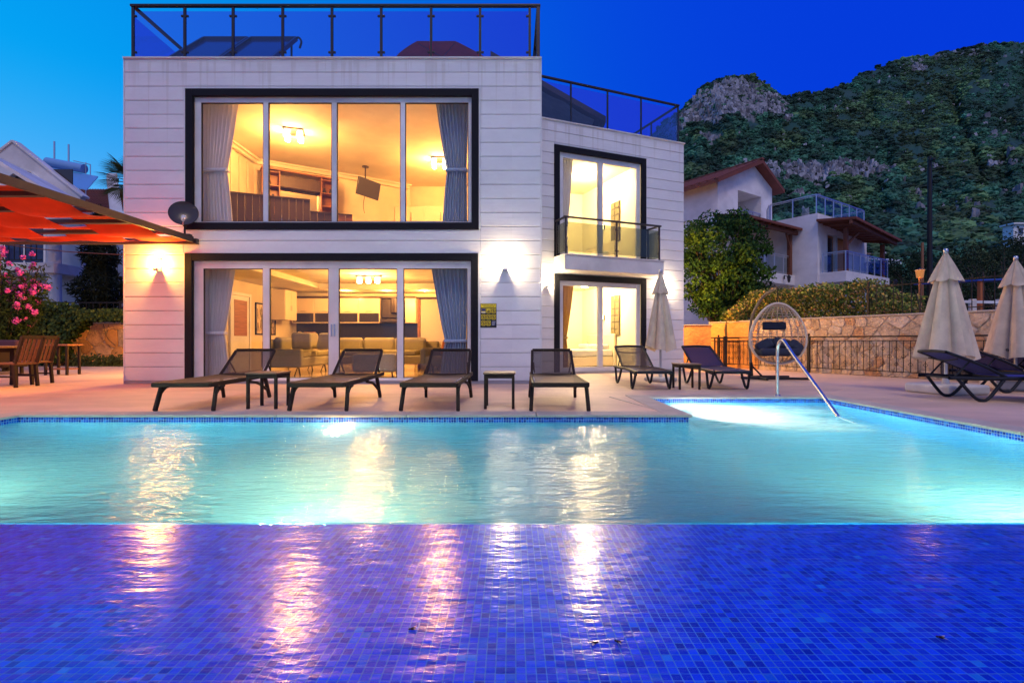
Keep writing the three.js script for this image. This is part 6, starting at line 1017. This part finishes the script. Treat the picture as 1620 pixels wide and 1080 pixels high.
// ------------------------------------------------------------------ left side: garden wall, neighbour houses
{
  const o = thing('stone_wall', 'ochre stone garden wall under the ivy left of the villa', 'wall');
  part('core', [span(-26, -9.5, -0.1, 1.48, -18.2, -17.8)], M.mortar, o); part('coping', [span(-26, -9.5, 1.481, 1.53, -18.24, -17.76, 0.01)], M.coping, o);
  const ms = [M.ochre, M.stoneB, M.stoneD, M.ochre]; stonesOn(-17.4, -12.0, 0.02, 1.47, 0.42, 33, () => false, (R, r) => part('stone', boxUV(clean(stoneMesh(R, 0.045))).translate(0, 0, -17.802), ms[Math.floor(r() * 4)], o));
  const f = thing('iron_railing', 'dark iron railing on top of the left garden wall', 'railing');
  part('rail', [span(-26, -9.6, 2.22, 2.26, -18.02, -17.98), span(-26, -9.6, 1.66, 1.69, -18.02, -17.98)], M.iron, f); for (let i = 0; i < 66; i++) { const x = -25.8 + i * 0.245; part(i % 8 ? 'baluster' : 'post', i % 8 ? [span(x - 0.008, x + 0.008, 1.53, 2.22, -18.008, -17.992)] : [span(x - 0.025, x + 0.025, 1.531, 2.3, -18.03, -17.97)], M.iron, f); }

  const h = thing('gabled_house', 'white gabled house with arched window left of the villa behind the awning', 'house'), p = (n, g, m, par = h) => part(n, g, m, par), w = mat([0.66, 0.66, 0.70], { r: 0.85, map: 'mottle', size: 3 });
  const z = -25, G = new THREE.Shape([[-31.5, -0.3], [-21.5, -0.3], [-21.5, 8.1], [-24.85, 10.75], [-28.3, 8.1], [-31.5, 8.1]].map(([a, b]) => new THREE.Vector2(a, b)));
  G.holes.push(new THREE.Path([[-25.0, 8.2], [-23.35, 8.2], [-23.35, 8.75], [-23.9, 9.25], [-24.4, 9.42], [-25.0, 9.1]].map(([a, b]) => new THREE.Vector2(a, b))), new THREE.Path([[-23.15, 7.5], [-22.2, 7.5], [-22.2, 7.75], [-23.15, 8.45]].map(([a, b]) => new THREE.Vector2(a, b))));
  p('wall', [new THREE.ExtrudeGeometry(G, { depth: 0.3, bevelEnabled: false }).translate(0, 0, z - 0.3), span(-21.8, -21.5, -0.3, 7.6, -33, z - 0.3)], w);
  const wn = p('window', [span(-25.2, -22.1, 7.4, 9.5, z - 0.28, z - 0.24)], M.darkGlass); p('frame', [bar(V(-25.0, 9.12, z + 0.02), V(-24.4, 9.46, z + 0.02), 0.08, 0.09), bar(V(-24.4, 9.46, z + 0.02), V(-23.9, 9.28, z + 0.02), 0.08, 0.09), bar(V(-23.9, 9.28, z + 0.02), V(-23.3, 8.75, z + 0.02), 0.08, 0.09), span(-23.4, -23.3, 8.1, 8.75, z - 0.05, z + 0.05), bar(V(-23.15, 8.48, z + 0.02), V(-22.15, 7.76, z + 0.02), 0.08, 0.09), span(-25.05, -22.2, 8.12, 8.2, z - 0.05, z + 0.04)], M.pvc, wn);
  p('gable_coping', [bar(V(-21.35, 8.05, z - 0.15), V(-24.85, 10.82, z - 0.15), 0.44, 0.12, 0.02), bar(V(-28.5, 8.05, z - 0.15), V(-24.85, 10.82, z - 0.15), 0.44, 0.12, 0.02)], w); p('roof', [span(-31.5, -21.81, 7.2, 7.4, -33, z - 0.301)], w);
  p('porch_roof', [quadSlab(V(-18.0, 6.55, -20), V(-21.5, 8.7, -20), V(-22.8, 8.7, -24.6), V(-19.2, 6.55, -24.6), 0.16)], w);
  p('column', [new THREE.CylinderGeometry(0.28, 0.3, 6.0, 24).translate(-21.8, 2.7, -23.9)], w); p('column', [new THREE.CylinderGeometry(0.28, 0.3, 6.0, 24).translate(-26.2, 2.7, -23.9)], w);
  p('balcony', [span(-31, -21.45, 4.05, 4.55, -24.999, -23.5, 0.03)], w); const br = p('balcony_railing', [span(-30, -22.1, 5.5, 5.56, -23.62, -23.56), span(-30, -22.1, 4.65, 4.7, -23.62, -23.56)], M.iron); for (let i = 0; i < 30; i++) p('baluster', [span(-29.9 + i * 0.26, -29.87 + i * 0.26, 4.7, 5.5, -23.605, -23.575)], M.iron, br);
  const bd = p('balcony_door', [span(-25.3, -23.2, 4.56, 6.9, z + 0.001, z + 0.04)], M.pvc); p('pane', [span(-25.2, -24.3, 4.7, 6.8, z + 0.041, z + 0.05)], M.slate, bd); p('pane', [span(-24.2, -23.3, 4.7, 6.8, z + 0.041, z + 0.05)], M.slate, bd);

  const t = thing('tiled_house', 'house with red tiled roof and solar water heater behind the gabled house', 'house'), q = (n, g, m, par = t) => part(n, g, m, par), Z = -33;
  q('wall', [span(-31, -26.4, -0.3, 8.6, -42, Z - 1.2)], mat([0.34, 0.42, 0.62], { r: 0.85, map: 'mottle', size: 3 }));
  const qr = q('roof', [quadSlab(V(-33, 8.9, Z), V(-26.4, 8.9, Z), V(-27.4, 12.2, Z - 4.5), V(-33, 12.2, Z - 4.5), 0.2)], M.roofTile); for (let i = 0; i < 11; i++) q('roof_tile_course', [bar(V(-33, 9.0 + i * 0.3, Z - 0.1 - i * 0.41), V(-26.45 - i * 0.09, 9.0 + i * 0.3, Z - 0.1 - i * 0.41), 0.09, 0.06, 0.02)], M.roofTile, qr);
  for (let i = 0; i < 26; i++) q('roof_tile_row', [bar(V(-32.6 + i * 0.235, 9.0, Z - 0.05), V(-32.6 + i * 0.2, 12.2, Z - 4.4), 0.07, 0.05, 0.02)], M.roofTile, qr);
  q('chimney_wall', [quadSlab(V(-26.3, 9.3, Z + 0.1), V(-25.5, 9.3, Z + 0.1), V(-26.2, 12.0, Z - 0.3), V(-26.9, 12.0, Z - 0.3), 0.5), span(-27.4, -25.7, -0.3, 8.9, Z - 0.6, Z)], w);
  const b = q('lower_wing', [span(-24.4, -19.9, -0.3, 7.3, -30, -27)], mat([0.20, 0.30, 0.55], { r: 0.85, map: 'mottle', size: 3 })); q('window', [span(-24.15, -23.6, 3.2, 4.7, -26.999, -26.95)], M.darkGlass, b); q('window', [span(-24.1, -23.6, 5.3, 6.4, -26.999, -26.95)], M.darkGlass, b);
  const s = thing('solar_heater', 'roof solar water heater with blue panels and tank on the tiled house', 'solar heater', [-29.3, 11.45, -32.5]);
  const SM = mat([0.12, 0.30, 0.62], { r: 0.25 }), tank = mat([0.16, 0.32, 0.60], { r: 0.4 });
  part('panel', [quadSlab(V(-1.35, -0.1, 0.5), V(0.1, -0.4, 0.5), V(0.1, 0.65, -0.5), V(-1.5, 1.0, -0.5), 0.08)], SM, s); part('panel', [quadSlab(V(0.45, -0.5, 0.5), V(2.2, -0.9, 0.5), V(2.1, 0.25, -0.5), V(0.4, 0.55, -0.5), 0.08)], SM, s);
  part('tank', [rod(V(-1.3, 1.2, -0.55), V(1.15, 0.75, -0.55), 0.3, 20)], tank, s); part('rack', [rod(V(-1.5, -0.6, -0.6), V(-1.5, 1.4, -0.6), 0.03, 6), rod(V(1.2, -1.2, -0.6), V(1.2, 1.2, -0.6), 0.03, 6), rod(V(-1.5, 1.4, -0.6), V(-0.9, 1.3, -0.6), 0.03, 6), rod(V(0.4, 1.3, -0.6), V(1.5, 1.05, -0.6), 0.03, 6), rod(V(1.5, 1.05, -0.6), V(1.5, 0.1, -0.6), 0.03, 6)], M.railSteel, s); part('vent_pipe', [rod(V(-1.15, 1.0, -0.9), V(-1.15, 2.7, -0.9), 0.05, 8), rod(V(-0.2, 0.9, -0.9), V(-0.2, 2.5, -0.9), 0.05, 8)], M.railSteel, s);
  const cable = thing('overhead_cable', 'thin dark cable crossing below the awning beam', 'cable'); part('wire', [tube([V(-25, 5.5, -22), V(-18, 4.5, -20.5), V(-9, 3.9, -18.5)], 0.02, 6)], M.roofTile, cable);
}

// ------------------------------------------------------------------ right side behind the wall
{
  const f = thing('wall_top_fence', 'tall thin iron fence standing on the stone wall behind the parasols', 'fence'), fm = new THREE.Matrix4().makeBasis(WD, V(0, 1, 0), WNn).setPosition(WA.clone().addScaledVector(WNn, -0.25)), fx = (g) => clean(g).applyMatrix4(fm);
  part('rail', [fx(span(4.2, 12.2, 2.2, 2.225, -0.012, 0.012)), fx(span(4.2, 12.2, 1.58, 1.6, -0.012, 0.012))], M.iron, f);
  for (let i = 0; i < 42; i++) { const s = 4.3 + i * 0.19; part(i % 9 ? 'baluster' : 'post', [fx(i % 9 ? span(s - 0.007, s + 0.007, 1.506, 2.3, -0.007, 0.007) : span(s - 0.022, s + 0.022, 1.506, 2.36, -0.022, 0.022))], M.iron, f); }
  const l = thing('lamp_post', 'garden lamp post with a small amber lantern left of the utility pole', 'lamp post', [13.0, -0.25, -16]);
  part('pole', [rod(V(0, 0, 0), V(0, 3.1, 0), 0.05, 12, 0.04), lathe([[0.001, 0], [0.12, 0], [0.12, 0.08], [0.06, 0.3], [0.001, 0.3]], 16)], M.wood, l); lamp([1, 0.44, 0.20], 5, V(13.0, 2.99, -16), 4); part('lantern', [new THREE.CylinderGeometry(0.12, 0.09, 0.24, 8).translate(0, 3.25, 0)], mat([0.25, 0.12, 0.04], { r: 0.5, emit: [1, 0.36, 0.08], glow: 0.25 }), l); part('cap', [new THREE.ConeGeometry(0.15, 0.08, 8).translate(0, 3.41, 0)], M.iron, l);
  const u = thing('utility_pole', 'tall dark utility pole rising before the mountain slope', 'utility pole', [20.8, -0.25, -25]); part('mast', [rod(V(0, 0, 0), V(0, 10.3, 0), 0.13, 12, 0.09)], M.iron, u); part('stay_post', [rod(V(-0.45, 0, 0.1), V(-0.45, 6.0, 0.1), 0.06, 8)], M.wood, u); part('crossarm', [bar(V(-0.06, 10.1, 0.14), V(0.06, 10.1, 0.14), 0.3, 0.1)], M.iron, u);
  const c = thing('carport', 'low shelter with blue sheet roof and orange brown posts behind the wall', 'shelter', [20.0, -0.2, -21]);
  part('roof', [quadSlab(V(-1.6, 3.5, 1.2), V(5.5, 3.75, 1.2), V(5.5, 3.95, -2), V(-1.6, 3.7, -2), 0.06)], mat([0.03, 0.08, 0.45], { r: 0.5, map: 'stain', size: 2 }), c); for (const x of [-1.4, 0.6, 2.6, 4.8]) part('post', [span(x - 0.07, x + 0.07, 0, 3.45, 1.0, 1.14)], mat([0.40, 0.11, 0.03], { r: 0.7 }), c); part('back_wall', [span(-1.6, 5.5, 0, 1.6, -2, -1.8)], M.darkWood, c);
  const wf = thing('white_rail_fence', 'white painted rail fence with stubby posts behind the wall', 'fence', [17.6, 0, -18.8]); part('rail', [bar(V(-1.5, 2.35, 0), V(4.5, 2.3, -0.6), 0.08, 0.1)], M.pvc, wf); part('rail', [bar(V(-1.5, 1.75, 0), V(4.5, 1.7, -0.6), 0.08, 0.1)], M.pvc, wf); for (let i = 0; i < 6; i++) part('post', [span(-1.3 + i * 1.1 - 0.09, -1.3 + i * 1.1 + 0.09, -0.2, 2.45, -0.15 - i * 0.11, 0.03 - i * 0.11, 0.02)], M.concreteWhite, wf);
  const lw = thing('low_wall', 'low pale block wall behind the stone wall near the hedge', 'wall', [10.7, -0.2, -14.7]); part('render', [box(3.6, 2.05, 0.25, 0.4, 1.02, -0.5, 0.95)], M.render, lw); part('coping', [box(3.7, 0.05, 0.3, 0.4, 2.075, -0.5, 0.95)], M.coping, lw);
  const hh = thing('hillside_house', 'small white house with blue windows high on the slope at the right edge', 'house'), d = 118, b = (px, y) => at(px, y, d), y0 = b(1600, 376).y, y1 = b(1600, 355).y, X0 = b(1604, 0).x, X1 = b(1665, 0).x, wm = mat([0.72, 0.73, 0.75], { r: 0.8 });
  part('wall', [span(X0, X1, y0 - 3, y1, -d - 2.6, -d)], wm, hh); part('roof', [span(X0 - 0.5, X1 + 0.5, y1, y1 + 0.35, -d - 3, -d + 0.6)], wm, hh); for (let i = 0; i < 5; i++) { const x = X0 + 1 + i * 2.1, wdw = part('window', [span(x, x + 1.3, y0 + 0.8, y1 - 0.7, -d + 0.001, -d + 0.06)], M.pvc, hh); part('pane', [span(x + 0.1, x + 1.2, y0 + 0.9, y1 - 0.8, -d + 0.061, -d + 0.08)], M.slate, wdw); }
  for (const [px, py, dd, l, rm] of [[1352, 404, 92, 'tiny distant house with red and blue roof beyond the neighbour balcony', M.roofTile], [1402, 414, 100, 'tiny distant white building among trees left of the utility pole', M.white]]) { const o = thing('distant_house', l, 'house'), p = at(px, py, dd); part('wall', [box(3.6, 9, 3.5, p.x, p.y - 4.4, p.z)], M.white, o); part('roof', [quadSlab(V(p.x - 2.1, p.y, p.z + 2), V(p.x + 2.1, p.y, p.z + 2), V(p.x + 2.1, p.y + 0.9, p.z - 1.8), V(p.x - 2.1, p.y + 0.9, p.z - 1.8), 0.15)], rm, o); for (const a of [-1.1, 0.4]) part('window', [box(0.8, 0.8, 0.05, p.x + a + 0.3, p.y - 1.1, p.z + 1.78)], M.slate, o); }
}

renderer.render(scene, camera);
